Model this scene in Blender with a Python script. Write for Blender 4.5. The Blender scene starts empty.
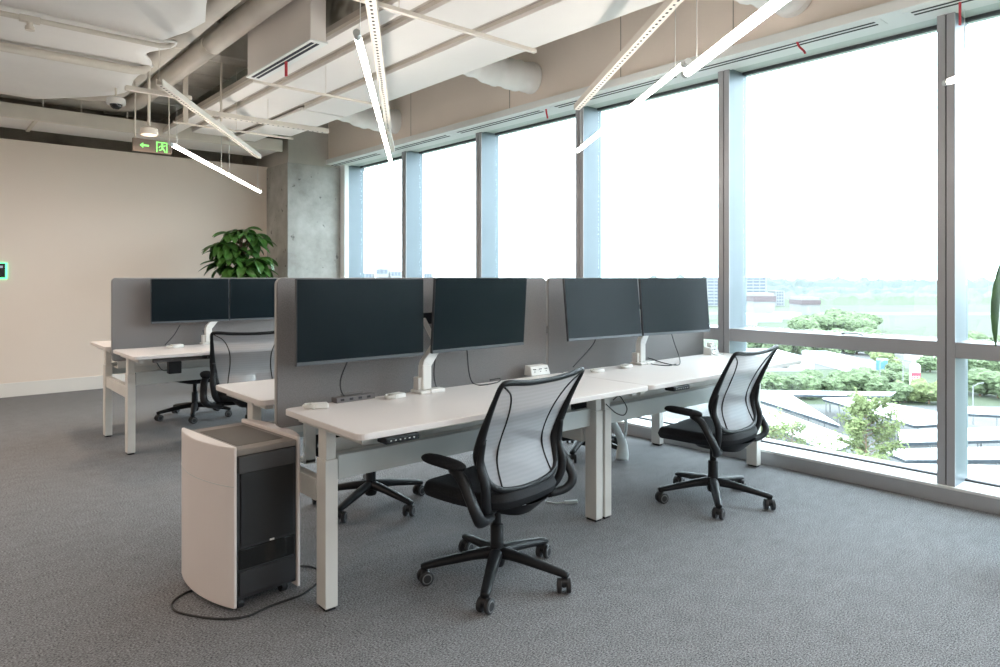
import bpy, bmesh, math, random
from mathutils import Vector, Matrix, Quaternion, noise
random.seed(7)
SC = bpy.context.scene
COL = SC.collection
R = math.radians

# ------------------------------------------------------------------ camera
CAM_H = 1.32
F_PX = 685.6
HEAD = math.atan2(790, F_PX)                      # X axis lies this far right of the view direction
VD = Vector((math.cos(HEAD), math.sin(HEAD), 0))  # view direction
VR = Vector((math.sin(HEAD), -math.cos(HEAD), 0)) # view right
cam_d = bpy.data.cameras.new('camera')
cam = bpy.data.objects.new('camera', cam_d)
COL.objects.link(cam)
cam.location = (0, 0, CAM_H)
cam.rotation_euler = (R(90), 0, HEAD - R(90))
cam_d.sensor_width = 36
cam_d.lens = 36 * F_PX / 1000
cam_d.shift_y = -0.0555
cam_d.clip_start = 0.05
cam_d.clip_end = 6000
SC.camera = cam

# ------------------------------------------------------------------ light
SC.view_settings.view_transform = 'Standard'
SC.view_settings.look = 'None'
SC.view_settings.gamma = 1
SC.view_settings.use_curve_mapping = False
SC.view_settings.exposure = 0.40
W = bpy.data.worlds.new('overcast_sky')
SC.world = W
W.use_nodes = True
nt = W.node_tree
bg = nt.nodes['Background']
geo = nt.nodes.new('ShaderNodeTexCoord')
sep = nt.nodes.new('ShaderNodeSeparateXYZ')
ramp = nt.nodes.new('ShaderNodeValToRGB')
nt.links.new(geo.outputs['Generated'], sep.inputs[0])
nt.links.new(sep.outputs['Z'], ramp.inputs['Fac'])
nt.links.new(ramp.outputs[0], bg.inputs['Color'])
ramp.color_ramp.elements[0].position = 0.0
ramp.color_ramp.elements[0].color = (0.76, 0.885, 1.0, 1)
ramp.color_ramp.elements[1].position = 0.6
ramp.color_ramp.elements[1].color = (0.79, 0.905, 1.0, 1)
bg.inputs['Strength'].default_value = 7.5


def area_light(name, loc, rot, sx, sy, energy, color, portal=False):
    l = bpy.data.lights.new(name, 'AREA')
    l.shape = 'RECTANGLE'
    l.size = sx
    l.size_y = sy
    l.energy = energy
    l.color = color
    o = bpy.data.objects.new(name, l)
    COL.objects.link(o)
    o.location = loc
    o.rotation_euler = rot
    if portal:
        l.cycles.is_portal = True
    return o


# daylight portal in the plane of the window wall
area_light('window_portal', (4.88, 1.4, 1.5), (R(90), 0, R(90)), 15.0, 2.9, 1, (1, 1, 1), True)

# ------------------------------------------------------------------ geometry helpers
def G(px, py, z=0.0):
    """ground point seen at a pixel, at height z"""
    dep = F_PX * (CAM_H - z) / (py - 278)
    s = (px - 500) / F_PX * dep
    p = VD * dep + VR * s
    return Vector((p.x, p.y, z))


class MB:
    def __init__(self):
        self.v = []
        self.f = []
        self.m = []

    def add(self, vs, fs, mi=0):
        o = len(self.v)
        self.v += [tuple(v) for v in vs]
        for f in fs:
            self.f.append([i + o for i in f])
            self.m.append(mi)
        return self

    def box(self, x0, x1, y0, y1, z0, z1, mi=0, M=None):
        vs = [(x, y, z) for z in (z0, z1) for y in (y0, y1) for x in (x0, x1)]
        if M is not None:
            vs = [M @ Vector(v) for v in vs]
        return self.add(vs, [(0, 2, 3, 1), (4, 5, 7, 6), (0, 1, 5, 4), (2, 6, 7, 3), (0, 4, 6, 2), (1, 3, 7, 5)], mi)

    def prism(self, poly, z0, z1, mi=0, M=None):
        """poly in XY (counter-clockwise), raised from z0 to z1"""
        n = len(poly)
        vs = [(p[0], p[1], z0) for p in poly] + [(p[0], p[1], z1) for p in poly]
        if M is not None:
            vs = [M @ Vector(v) for v in vs]
        fs = [tuple(range(n - 1, -1, -1)), tuple(range(n, 2 * n))]
        fs += [(i, (i + 1) % n, n + (i + 1) % n, n + i) for i in range(n)]
        return self.add(vs, fs, mi)

    def sweep(self, pts, rad, seg=12, mi=0, closed=False, up=None, caps=True, sq=None):
        """tube along pts; rad: number, list, or list of (a, b) half sizes; sq -> rectangular section"""
        pts = [Vector(p) for p in pts]
        n = len(pts)
        tang = []
        for i in range(n):
            a = pts[(i - 1) % n] if (closed or i > 0) else pts[i]
            b = pts[(i + 1) % n] if (closed or i < n - 1) else pts[i]
            tang.append((b - a).normalized())
        if up is None:
            u = Vector((0, 0, 1)) if abs(tang[0].z) < 0.9 else Vector((1, 0, 0))
        else:
            u = Vector(up)
        rings = []
        for i in range(n):
            t = tang[i]
            if up is not None:
                u = Vector(up)
            u = (u - t * u.dot(t))
            if u.length < 1e-5:
                u = t.orthogonal()
            u.normalize()
            w = t.cross(u)
            r = rad[i] if isinstance(rad, (list, tuple)) and not (isinstance(rad, tuple) and len(rad) == 2 and not isinstance(rad[0], (list, tuple))) else rad
            a, b = r if isinstance(r, (tuple, list)) else (r, r)
            ring = []
            if sq:
                for (cx, cy) in ((1, 1), (-1, 1), (-1, -1), (1, -1)):
                    ring.append(pts[i] + w * a * cx + u * b * cy)
            else:
                for k in range(seg):
                    an = 2 * math.pi * k / seg
                    ring.append(pts[i] + w * (a * math.cos(an)) + u * (b * math.sin(an)))
            rings.append(ring)
        k = len(rings[0])
        vs = [p for r in rings for p in r]
        fs = []
        m = n if closed else n - 1
        for i in range(m):
            j = (i + 1) % n
            for q in range(k):
                q2 = (q + 1) % k
                fs.append((i * k + q, i * k + q2, j * k + q2, j * k + q))
        if not closed and caps:
            fs.append(tuple(range(k - 1, -1, -1)))
            fs.append(tuple((n - 1) * k + q for q in range(k)))
        return self.add(vs, fs, mi)

    def cyl(self, p0, p1, r, seg=20, mi=0, r2=None):
        return self.sweep([p0, p1], [r, r if r2 is None else r2], seg, mi)

    def lathe(self, prof, seg=28, mi=0, M=None):
        vs = []
        for (r, z) in prof:
            for k in range(seg):
                a = 2 * math.pi * k / seg
                v = Vector((r * math.cos(a), r * math.sin(a), z))
                vs.append(M @ v if M is not None else v)
        fs = []
        n = len(prof)
        for i in range(n - 1):
            for k in range(seg):
                k2 = (k + 1) % seg
                fs.append((i * seg + k, i * seg + k2, (i + 1) * seg + k2, (i + 1) * seg + k))
        fs.append(tuple(range(seg - 1, -1, -1)))
        fs.append(tuple((n - 1) * seg + k for k in range(seg)))
        return self.add(vs, fs, mi)

    def grid(self, fn, nu, nv, mi=0, closed_u=False):
        vs = [fn(i / (nu - (0 if closed_u else 1)), j / (nv - 1)) for j in range(nv) for i in range(nu)]
        fs = []
        for j in range(nv - 1):
            for i in range(nu if closed_u else nu - 1):
                i2 = (i + 1) % nu
                fs.append((j * nu + i, j * nu + i2, (j + 1) * nu + i2, (j + 1) * nu + i))
        return self.add(vs, fs, mi)

    def build(self, name, mats, parent=None, smooth=False, bevel=0, subsurf=0, solid=0, bev_seg=2):
        me = bpy.data.meshes.new(name)
        me.from_pydata(self.v, [], self.f)
        if not isinstance(mats, (list, tuple)):
            mats = [mats]
        for m in mats:
            me.materials.append(m)
        for p, mi in zip(me.polygons, self.m):
            p.material_index = mi
            p.use_smooth = bool(smooth)
        bm = bmesh.new()
        bm.from_mesh(me)
        bmesh.ops.recalc_face_normals(bm, faces=bm.faces)
        bm.to_mesh(me)
        bm.free()
        o = bpy.data.objects.new(name, me)
        COL.objects.link(o)
        if parent is not None:
            o.parent = parent
        if smooth == 'auto':
            me.set_sharp_from_angle(angle=R(38))
        if solid:
            s = o.modifiers.new('thickness', 'SOLIDIFY')
            s.thickness = solid
            s.offset = 0
        if bevel:
            b = o.modifiers.new('bevel', 'BEVEL')
            b.width = bevel
            b.segments = bev_seg
            b.limit_method = 'ANGLE'
            b.angle_limit = R(40)
        if subsurf:
            s = o.modifiers.new('subdivision', 'SUBSURF')
            s.levels = subsurf
            s.render_levels = subsurf
        return o


def rrect(x0, x1, y0, y1, r, seg=6, corners=(1, 1, 1, 1)):
    """rounded rectangle, ccw from lower-left; corners: ll, lr, ur, ul"""
    out = []
    data = [((x0, y0), 180, corners[0]), ((x1, y0), 270, corners[1]), ((x1, y1), 0, corners[2]), ((x0, y1), 90, corners[3])]
    for (cx, cy), a0, on in data:
        if not on:
            out.append((cx, cy))
            continue
        sx = 1 if cx == x0 else -1
        sy = 1 if cy == y0 else -1
        ox, oy = cx + sx * r, cy + sy * r
        for k in range(seg + 1):
            a = R(a0 + 90 * k / seg)
            out.append((ox + r * math.cos(a), oy + r * math.sin(a)))
    return out


def smooth_pts(pts, n=8, closed=False):
    """Catmull-Rom through pts"""
    P = [Vector(p) for p in pts]
    m = len(P)
    out = []
    rng = range(m if closed else m - 1)
    for i in rng:
        p0 = P[(i - 1) % m] if (closed or i > 0) else P[0] * 2 - P[1]
        p1 = P[i]
        p2 = P[(i + 1) % m]
        p3 = P[(i + 2) % m] if (closed or i < m - 2) else P[-1] * 2 - P[-2]
        for k in range(n):
            t = k / n
            out.append(0.5 * ((2 * p1) + (p2 - p0) * t + (2 * p0 - 5 * p1 + 4 * p2 - p3) * t * t + (3 * p1 - p0 - 3 * p2 + p3) * t ** 3))
    if not closed:
        out.append(P[-1])
    return out


def tag(o, label=None, cat=None, group=None, kind=None):
    if label:
        o['label'] = label
    if cat:
        o['category'] = cat
    if group:
        o['group'] = group
    if kind:
        o['kind'] = kind
    return o


def thing(name, label, cat, loc=(0, 0, 0), rz=0, group=None, kind=None):
    o = bpy.data.objects.new(name, None)
    o.empty_display_size = 0.1
    COL.objects.link(o)
    o.location = loc
    o.rotation_euler = (0, 0, rz)
    return tag(o, label, cat, group, kind)


def struct(o):
    o['kind'] = 'structure'
    return o


def kids(o):
    return [c for c in bpy.data.objects if c.parent == o]


def copy_tree(o, loc=None, rz=None, label=None, parent=None):
    c = o.copy()
    COL.objects.link(c)
    if parent is not None:
        c.parent = parent
    for ch in kids(o):
        copy_tree(ch, parent=c)
    if loc is not None:
        c.location = loc
    if rz is not None:
        c.rotation_euler = (0, 0, rz)
    if label:
        c['label'] = label
    return c


# ------------------------------------------------------------------ materials
def mat(name, col, rough=0.5, metal=0.0, spec=0.5, emit=None, estr=0, alpha=1.0, bump=None, var=None, trans=0, coat=0):
    """var=(scale, amount[, detail]) mottles the colour; bump=(scale, strength[, distance])"""
    m = bpy.data.materials.new(name)
    m.use_nodes = True
    n = m.node_tree
    b = n.nodes['Principled BSDF']
    b.inputs['Base Color'].default_value = (*col, 1)
    b.inputs['Roughness'].default_value = rough
    b.inputs['Metallic'].default_value = metal
    b.inputs['Specular IOR Level'].default_value = spec
    if coat:
        b.inputs['Coat Weight'].default_value = coat
    if emit:
        b.inputs['Emission Color'].default_value = (*emit, 1)
        b.inputs['Emission Strength'].default_value = estr
    if alpha < 1:
        b.inputs['Alpha'].default_value = alpha
    tc = n.nodes.new('ShaderNodeTexCoord')
    if var:
        t = n.nodes.new('ShaderNodeTexNoise')
        t.inputs['Scale'].default_value = var[0]
        t.inputs['Detail'].default_value = var[2] if len(var) > 2 else 4
        n.links.new(tc.outputs['Object'], t.inputs['Vector'])
        r = n.nodes.new('ShaderNodeValToRGB')
        a = var[1]
        r.color_ramp.elements[0].position = 0.3
        r.color_ramp.elements[1].position = 0.7
        r.color_ramp.elements[0].color = (*[max(0, c * (1 - a)) for c in col], 1)
        r.color_ramp.elements[1].color = (*[min(1, c * (1 + a)) for c in col], 1)
        n.links.new(t.outputs['Fac'], r.inputs['Fac'])
        n.links.new(r.outputs[0], b.inputs['Base Color'])
    if bump:
        t = n.nodes.new('ShaderNodeTexNoise')
        t.inputs['Scale'].default_value = bump[0]
        t.inputs['Detail'].default_value = 3
        n.links.new(tc.outputs['Object'], t.inputs['Vector'])
        bp = n.nodes.new('ShaderNodeBump')
        bp.inputs['Strength'].default_value = bump[1]
        bp.inputs['Distance'].default_value = bump[2] if len(bump) > 2 else 0.01
        n.links.new(t.outputs['Fac'], bp.inputs['Height'])
        n.links.new(bp.outputs[0], b.inputs['Normal'])
    return m


M = {}
M['wall'] = mat('beige_wall_paint', (0.77, 0.675, 0.59), 0.85, var=(0.6, 0.03), bump=(60, 0.05))
M['baseboard'] = mat('white_baseboard_paint', (0.76, 0.735, 0.69), 0.5, var=(2, 0.02))
M['bulkhead'] = mat('beige_bulkhead_paint', (0.86, 0.77, 0.685), 0.85, var=(0.9, 0.04), bump=(40, 0.05))
M['slab'] = mat('soffit_concrete', (0.44, 0.395, 0.335), 0.9, var=(3, 0.25, 8), bump=(12, 0.4))
M['white_panel'] = mat('white_ceiling_panel', (0.85, 0.81, 0.775), 0.6, var=(1.2, 0.03))
M['wool'] = mat('white_insulation_sheet', (0.87, 0.85, 0.82), 0.7, var=(1.5, 0.04), bump=(2.5, 0.3, 0.05))
M['pipe'] = mat('painted_pipe', (0.66, 0.61, 0.54), 0.55, var=(4, 0.05))
M['duct_side'] = mat('duct_steel', (0.60, 0.58, 0.53), 0.6, var=(5, 0.12))
M['strut'] = mat('cream_painted_channel', (0.74, 0.68, 0.60), 0.5, var=(6, 0.03))
M['flex'] = mat('white_flexible_duct', (0.88, 0.87, 0.84), 0.55, bump=(9, 0.5, .02))
M['head'] = mat('white_soffit_paint', (0.84, 0.86, 0.84), 0.6, var=(2, 0.02))
M['black'] = mat('black_slot', (0.012, 0.013, 0.015), 0.7, var=(20, 0.1))
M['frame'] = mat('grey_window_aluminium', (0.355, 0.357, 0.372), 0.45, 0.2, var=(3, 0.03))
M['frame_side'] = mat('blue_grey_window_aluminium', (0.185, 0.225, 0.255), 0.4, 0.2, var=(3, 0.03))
M['gasket'] = mat('black_window_gasket', (0.05, 0.055, 0.06), 0.7, var=(20, 0.1))
M['sill'] = mat('pale_sill', (0.72, 0.73, 0.72), 0.45, var=(3, 0.02))
M['desk'] = mat('white_desk_laminate', (0.76, 0.715, 0.695), 0.38, var=(2, 0.015), coat=0.1)
M['deskedge'] = mat('grey_desk_edge_band', (0.50, 0.49, 0.475), 0.5, var=(8, 0.03))
M['steel'] = mat('white_powder_coated_steel', (0.68, 0.67, 0.635), 0.45, var=(6, 0.02))
M['tray'] = mat('pale_grey_tray_steel', (0.52, 0.55, 0.54), 0.45, var=(6, 0.03))
M['felt'] = mat('grey_felt', (0.235, 0.222, 0.222), 0.95, var=(220, 0.18, 2), bump=(300, 0.2, 0.002))
M['feltedge'] = mat('pale_screen_edge', (0.42, 0.41, 0.40), 0.6, var=(20, 0.03))
M['plastic'] = mat('black_plastic', (0.011, 0.012, 0.014), 0.45, spec=0.25, var=(30, 0.1))
M['softblack'] = mat('black_seat_fabric', (0.014, 0.015, 0.018), 0.8, spec=0.3, var=(150, 0.3, 2), bump=(400, 0.3, 0.002))
M['wheel'] = mat('castor_rubber', (0.02, 0.021, 0.024), 0.5, var=(30, 0.1))
M['wheelring'] = mat('grey_castor_disc', (0.16, 0.165, 0.17), 0.45, var=(30, 0.1))
M['bezel'] = mat('monitor_case', (0.045, 0.05, 0.056), 0.45, var=(20, 0.05))
M['screen'] = mat('dark_monitor_glass', (0.003, 0.008, 0.011), 0.28, spec=0.13, var=(2, 0.05))
M['whiteplastic'] = mat('white_plastic', (0.74, 0.735, 0.71), 0.4, var=(10, 0.02))
M['cable'] = mat('black_cable', (0.02, 0.021, 0.023), 0.5, var=(30, 0.1))
M['whitecable'] = mat('white_cable', (0.68, 0.68, 0.65), 0.5, var=(30, 0.03))
M['darkgrey'] = mat('dark_grey_plastic', (0.13, 0.12, 0.12), 0.5, var=(30, 0.08))
M['purifier'] = mat('white_purifier_shell', (0.80, 0.735, 0.705), 0.42, var=(3, 0.015))
M['purifierdark'] = mat('dark_purifier_body', (0.03, 0.031, 0.034), 0.4, var=(8, 0.08))
M['purifiertop'] = mat('taupe_purifier_top', (0.24, 0.215, 0.195), 0.5, var=(8, 0.04))
M['purifierinset'] = mat('brown_purifier_grille', (0.105, 0.092, 0.082), 0.6, var=(8, 0.05))
M['gloss'] = mat('gloss_black', (0.012, 0.013, 0.014), 0.12, var=(8, 0.05))
M['red'] = mat('red_ribbon', (0.62, 0.06, 0.08), 0.7, var=(30, 0.1))
M['tube'] = mat('lit_tube', (1, 1, 1), 0.5, emit=(1.0, 0.91, 0.83), estr=20)
M['warmlamp'] = mat('lit_warm_lens', (1, 1, 1), 0.5, emit=(1.0, 0.66, 0.42), estr=1.6)
M['greenlit'] = mat('lit_green', (0.1, 0.5, 0.1), 0.5, emit=(0.32, 1.0, 0.22), estr=1.0)
M['greenglow'] = mat('lit_green_edge', (0.1, 0.7, 0.3), 0.5, emit=(0.10, 1.0, 0.30), estr=2.0)
M['signbody'] = mat('brown_sign_face', (0.20, 0.155, 0.125), 0.5, var=(10, 0.04))
M['leaf'] = mat('glossy_leaf', (0.042, 0.12, 0.022), 0.38, var=(9, 0.5))
M['trunk'] = mat('brown_bark', (0.16, 0.11, 0.07), 0.85, var=(20, 0.25))
M['pot'] = mat('white_planter', (0.7, 0.69, 0.66), 0.4, var=(6, 0.02))
M['soil'] = mat('potting_soil', (0.05, 0.035, 0.025), 0.95, var=(40, 0.4))
M['display'] = mat('lit_display', (0.1, 0.15, 0.2), 0.3, emit=(0.75, 0.85, 1.0), estr=0.3)


def concrete(name, a, b):
    m = bpy.data.materials.new(name)
    m.use_nodes = True
    n = m.node_tree
    p = n.nodes['Principled BSDF']
    p.inputs['Roughness'].default_value = 0.85
    tc = n.nodes.new('ShaderNodeTexCoord')
    t1 = n.nodes.new('ShaderNodeTexNoise')
    t1.inputs['Scale'].default_value = 2.2
    t1.inputs['Detail'].default_value = 9
    t1.inputs['Roughness'].default_value = 0.65
    r1 = n.nodes.new('ShaderNodeValToRGB')
    r1.color_ramp.elements[0].position = 0.32
    r1.color_ramp.elements[0].color = (*a, 1)
    r1.color_ramp.elements[1].position = 0.68
    r1.color_ramp.elements[1].color = (*b, 1)
    t2 = n.nodes.new('ShaderNodeTexNoise')
    t2.inputs['Scale'].default_value = 11
    t2.inputs['Detail'].default_value = 6
    r2 = n.nodes.new('ShaderNodeValToRGB')
    r2.color_ramp.elements[0].position = 0.30
    r2.color_ramp.elements[0].color = (0.25, 0.25, 0.25, 1)
    r2.color_ramp.elements[1].position = 0.345
    r2.color_ramp.elements[1].color = (1, 1, 1, 1)
    mx = n.nodes.new('ShaderNodeMix')
    mx.data_type = 'RGBA'
    mx.blend_type = 'MULTIPLY'
    mx.inputs['Factor'].default_value = 0.75
    for t in (t1, t2):
        n.links.new(tc.outputs['Object'], t.inputs['Vector'])
    n.links.new(t1.outputs['Fac'], r1.inputs['Fac'])
    n.links.new(t2.outputs['Fac'], r2.inputs['Fac'])
    n.links.new(r1.outputs[0], mx.inputs['A'])
    n.links.new(r2.outputs[0], mx.inputs['B'])
    n.links.new(mx.outputs['Result'], p.inputs['Base Color'])
    bp = n.nodes.new('ShaderNodeBump')
    bp.inputs['Strength'].default_value = 0.4
    bp.inputs['Distance'].default_value = 0.02
    n.links.new(t2.outputs['Fac'], bp.inputs['Height'])
    n.links.new(bp.outputs[0], p.inputs['Normal'])
    return m


M['concrete'] = concrete('raw_concrete', (0.31, 0.295, 0.265), (0.55, 0.54, 0.51))


def carpet():
    m = bpy.data.materials.new('grey_loop_carpet')
    m.use_nodes = True
    n = m.node_tree
    p = n.nodes['Principled BSDF']
    p.inputs['Roughness'].default_value = 1.0
    p.inputs['Specular IOR Level'].default_value = 0.1
    tc = n.nodes.new('ShaderNodeTexCoord')
    mp = n.nodes.new('ShaderNodeMapping')
    mp.inputs['Scale'].default_value = (1, 1.7, 1)
    n.links.new(tc.outputs['Object'], mp.inputs[0])
    t = n.nodes.new('ShaderNodeTexNoise')
    t.inputs['Scale'].default_value = 120
    t.inputs['Detail'].default_value = 3
    t.inputs['Roughness'].default_value = 0.7
    t2 = n.nodes.new('ShaderNodeTexNoise')
    t2.inputs['Scale'].default_value = 9
    t2.inputs['Detail'].default_value = 5
    n.links.new(mp.outputs[0], t.inputs['Vector'])
    n.links.new(mp.outputs[0], t2.inputs['Vector'])
    r = n.nodes.new('ShaderNodeValToRGB')
    r.color_ramp.elements[0].position = 0.34
    r.color_ramp.elements[0].color = (0.030, 0.0305, 0.033, 1)
    r.color_ramp.elements[1].position = 0.68
    r.color_ramp.elements[1].color = (0.42, 0.425, 0.44, 1)
    a = n.nodes.new('ShaderNodeMath')
    a.operation = 'MULTIPLY_ADD'
    a.inputs[1].default_value = 0.08
    s = n.nodes.new('ShaderNodeMath')
    s.operation = 'MULTIPLY'
    s.inputs[1].default_value = 0.92
    n.links.new(t.outputs['Fac'], s.inputs[0])
    n.links.new(t2.outputs['Fac'], a.inputs[0])
    n.links.new(s.outputs[0], a.inputs[2])
    n.links.new(a.outputs[0], r.inputs['Fac'])
    n.links.new(r.outputs[0], p.inputs['Base Color'])
    bp = n.nodes.new('ShaderNodeBump')
    bp.inputs['Strength'].default_value = 0.5
    bp.inputs['Distance'].default_value = 0.004
    n.links.new(t.outputs['Fac'], bp.inputs['Height'])
    n.links.new(bp.outputs[0], p.inputs['Normal'])
    return m


M['carpet'] = carpet()


def glassmat():
    m = bpy.data.materials.new('window_glass')
    m.use_nodes = True
    n = m.node_tree
    n.nodes.remove(n.nodes['Principled BSDF'])
    out = n.nodes['Material Output']
    tr = n.nodes.new('ShaderNodeBsdfTransparent')
    tr.inputs[0].default_value = (0.95, 0.98, 0.97, 1)
    gl = n.nodes.new('ShaderNodeBsdfGlossy')
    gl.inputs['Roughness'].default_value = 0.02
    fc = n.nodes.new('ShaderNodeLayerWeight')
    fc.inputs['Blend'].default_value = 0.5
    pw = n.nodes.new('ShaderNodeMath')
    pw.operation = 'POWER'
    pw.inputs[1].default_value = 5
    fr = n.nodes.new('ShaderNodeMath')
    fr.operation = 'MULTIPLY_ADD'
    fr.inputs[1].default_value = 0.6
    fr.inputs[2].default_value = 0.03
    n.links.new(fc.outputs['Facing'], pw.inputs[0])
    n.links.new(pw.outputs[0], fr.inputs[0])
    mx = n.nodes.new('ShaderNodeMixShader')
    n.links.new(fr.outputs[0], mx.inputs[0])
    n.links.new(tr.outputs[0], mx.inputs[1])
    n.links.new(gl.outputs[0], mx.inputs[2])
    n.links.new(mx.outputs[0], out.inputs[0])
    return m


M['glass'] = glassmat()


def meshmat():
    """woven see-through back mesh"""
    m = bpy.data.materials.new('silver_back_mesh')
    m.use_nodes = True
    n = m.node_tree
    p = n.nodes['Principled BSDF']
    p.inputs['Base Color'].default_value = (0.43, 0.435, 0.46, 1)
    p.inputs['Roughness'].default_value = 0.6
    out = n.nodes['Material Output']
    tr = n.nodes.new('ShaderNodeBsdfTransparent')
    mx = n.nodes.new('ShaderNodeMixShader')
    tc = n.nodes.new('ShaderNodeTexCoord')
    w = n.nodes.new('ShaderNodeTexWave')
    w.bands_direction = 'Z'
    w.inputs['Scale'].default_value = 18
    w.inputs['Distortion'].default_value = 1.5
    w.inputs['Detail'].default_value = 1
    n.links.new(tc.outputs['Object'], w.inputs['Vector'])
    mr = n.nodes.new('ShaderNodeMapRange')
    mr.inputs['To Min'].default_value = 0.64
    mr.inputs['To Max'].default_value = 0.68
    n.links.new(w.outputs['Fac'], mr.inputs['Value'])
    n.links.new(mr.outputs[0], mx.inputs[0])
    n.links.new(tr.outputs[0], mx.inputs[1])
    n.links.new(p.outputs[0], mx.inputs[2])
    n.links.new(mx.outputs[0], out.inputs[0])
    return m


M['mesh'] = meshmat()


def grillemat():
    m = bpy.data.materials.new('black_punched_grille')
    m.use_nodes = True
    n = m.node_tree
    p = n.nodes['Principled BSDF']
    p.inputs['Roughness'].default_value = 0.5
    tc = n.nodes.new('ShaderNodeTexCoord')
    v = n.nodes.new('ShaderNodeTexVoronoi')
    v.inputs['Scale'].default_value = 120
    v.inputs['Randomness'].default_value = 0.0
    r = n.nodes.new('ShaderNodeValToRGB')
    r.color_ramp.elements[0].position = 0.3
    r.color_ramp.elements[0].color = (0.001, 0.001, 0.001, 1)
    r.color_ramp.elements[1].position = 0.5
    r.color_ramp.elements[1].color = (0.014, 0.0145, 0.016, 1)
    n.links.new(tc.outputs['Object'], v.inputs['Vector'])
    n.links.new(v.outputs['Distance'], r.inputs['Fac'])
    n.links.new(r.outputs[0], p.inputs['Base Color'])
    return m


M['grille'] = grillemat()

# ------------------------------------------------------------------ the room shell
X_SILL, X_FR, X_GL = 4.60, 4.63, 4.82
Y_BACK = 9.31
XW, YS = -5.5, -5.5
HEADZ = 2.87
CEIL = 3.75

struct(MB().box(XW - .15, 4.95, YS - .15, Y_BACK + .15, -0.15, 0).build('floor', M['carpet']))
struct(MB().box(XW - .15, 4.95, YS - .15, 10.4, CEIL, CEIL + .15).build('ceiling', M['slab']))
struct(MB().box(XW - .15, 4.95, Y_BACK, Y_BACK + .15, 0, 2.86).build('wall_back', M['wall']))
struct(MB().box(XW - .15, 4.95, 10.25, 10.4, 2.86, CEIL).build('wall_plenum', M['slab']))
struct(MB().box(XW - .15, 4.95, Y_BACK + .15, 10.4, 2.80, 2.86).build('plenum_light_stop', M['slab']))  # unseen slab added to stop sky light leaking in behind the back wall
struct(MB().box(XW - .15, XW, YS, 10.25, 0, CEIL).build('wall_left', M['wall']))
struct(MB().box(XW, 4.95, YS - .15, YS, 0, CEIL).build('wall_rear', M['wall']))
struct(MB().box(XW, 3.79, Y_BACK - .014, Y_BACK, 0.0, 0.155).build('baseboard_back', M['baseboard'], bevel=.003))
# bulkhead over the windows
b = MB().box(4.38, 4.95, YS, 10.25, 2.935, CEIL)
for y in (2.55, 3.55, 4.9, 6.6):
    b.box(4.377, 4.38, y, y + .008, 2.94, CEIL, 1)
struct(b.build('wall_bulkhead', [M['bulkhead'], M['slab']]))
# soffit with linear slots
b = MB().box(4.34, X_FR + .02, YS, 8.75, HEADZ, 2.935)
struct(b.build('trim_1', M['head'], bevel=.004))
struct(MB().box(X_FR + .02, 4.95, YS, 8.75, HEADZ + .012, 2.935).build('trim_2', mat('daylight_tinted_window_head', (0.64, 0.70, 0.66), 0.5, var=(3, 0.03))))  # green tint of the daylight from outside is put into this colour

cols_y = [1.325 + 1.449 * k for k in range(-4, 6)]
# slot diffusers in the soffit
k = 0
for i in range(len(cols_y) - 1):
    a = cols_y[i] + .28
    c = a + 1.33
    if c > 8.74:
        c = 8.74
    o = thing('slot_diffuser', '', 'air vent', ((4.455), (a + c) / 2, HEADZ), 0, 'linear diffusers in the window soffit')
    mm = MB().box(-.06, .06, -(c - a) / 2, (c - a) / 2, -.004, 0)
    mm.build('diffuser_frame', M['head'], o)
    for dx in (-.028, .022):
        MB().box(dx - .009, dx + .009, -(c - a) / 2 + .04, (c - a) / 2 - .04, -.0062, -.0042).build('slot', M['black'], o)
    o['label'] = 'twin-slot linear air diffuser in the white soffit above the windows'

# window wall
for i, y in enumerate(cols_y):
    e = thing('window_%d' % (i + 1), None, None, (0, 0, 0), kind='structure')
    y0, y1 = y - .045, y + .045
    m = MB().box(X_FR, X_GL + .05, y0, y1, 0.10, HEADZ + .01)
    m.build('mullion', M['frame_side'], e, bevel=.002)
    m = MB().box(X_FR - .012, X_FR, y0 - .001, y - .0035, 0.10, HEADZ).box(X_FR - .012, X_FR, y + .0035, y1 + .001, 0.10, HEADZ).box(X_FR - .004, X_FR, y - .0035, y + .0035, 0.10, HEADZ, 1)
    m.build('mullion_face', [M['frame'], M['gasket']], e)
    if i == len(cols_y) - 1:
        continue
    yn = cols_y[i + 1] - .045
    m = MB().box(X_FR - .006, X_GL + .03, y1, yn, 0.853, 0.945)
    m.build('transom', [M['frame']], e, bevel=.003)
    m = MB()
    for (z0, z1) in ((0.10, 0.112), (HEADZ - .008, HEADZ + .012)):
        m.box(X_GL - .012, X_GL + .02, y1, yn, z0, z1)
    m.build('gasket', M['gasket'], e)
    MB().box(X_GL, X_GL + .008, y1 + .004, yn - .004, 0.955, HEADZ - .004).build('glass_pane', M['glass'], e)
    MB().box(X_GL, X_GL + .008, y1 + .004, yn - .004, 0.12, 0.845).build('glass_pane', M['glass'], e)
    if i == 4:
        h = MB().sweep(smooth_pts([(X_FR + .10, 1.96, .947), (X_FR + .07, 1.93, .956), (X_FR + .07, 1.86, .957), (X_FR + .10, 1.83, .947)], 6), (.014, .005), 8)
        h.build('window_handle', M['frame'], e, smooth=True)
struct(MB().box(X_SILL, 4.95, YS, 8.75, 0.085, 0.102).box(X_SILL + .003, 4.9, YS, 8.75, 0.0, 0.085, 1).build('trim_3', [M['sill'], M['frame']], bevel=.003))
# strip of spandrel below the outside glass so nothing shows under the sill
struct(MB().box(4.90, 4.95, YS, Y_BACK, -.6, 0.10).build('trim_4', M['frame']))
# white reveal next to the column
struct(MB().box(4.5555, 4.617, 8.50, 8.748, 0.0, HEADZ).build('trim_5', mat('bright_white_reveal', (.92, .93, .92), .5, var=(3, .01))))

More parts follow.
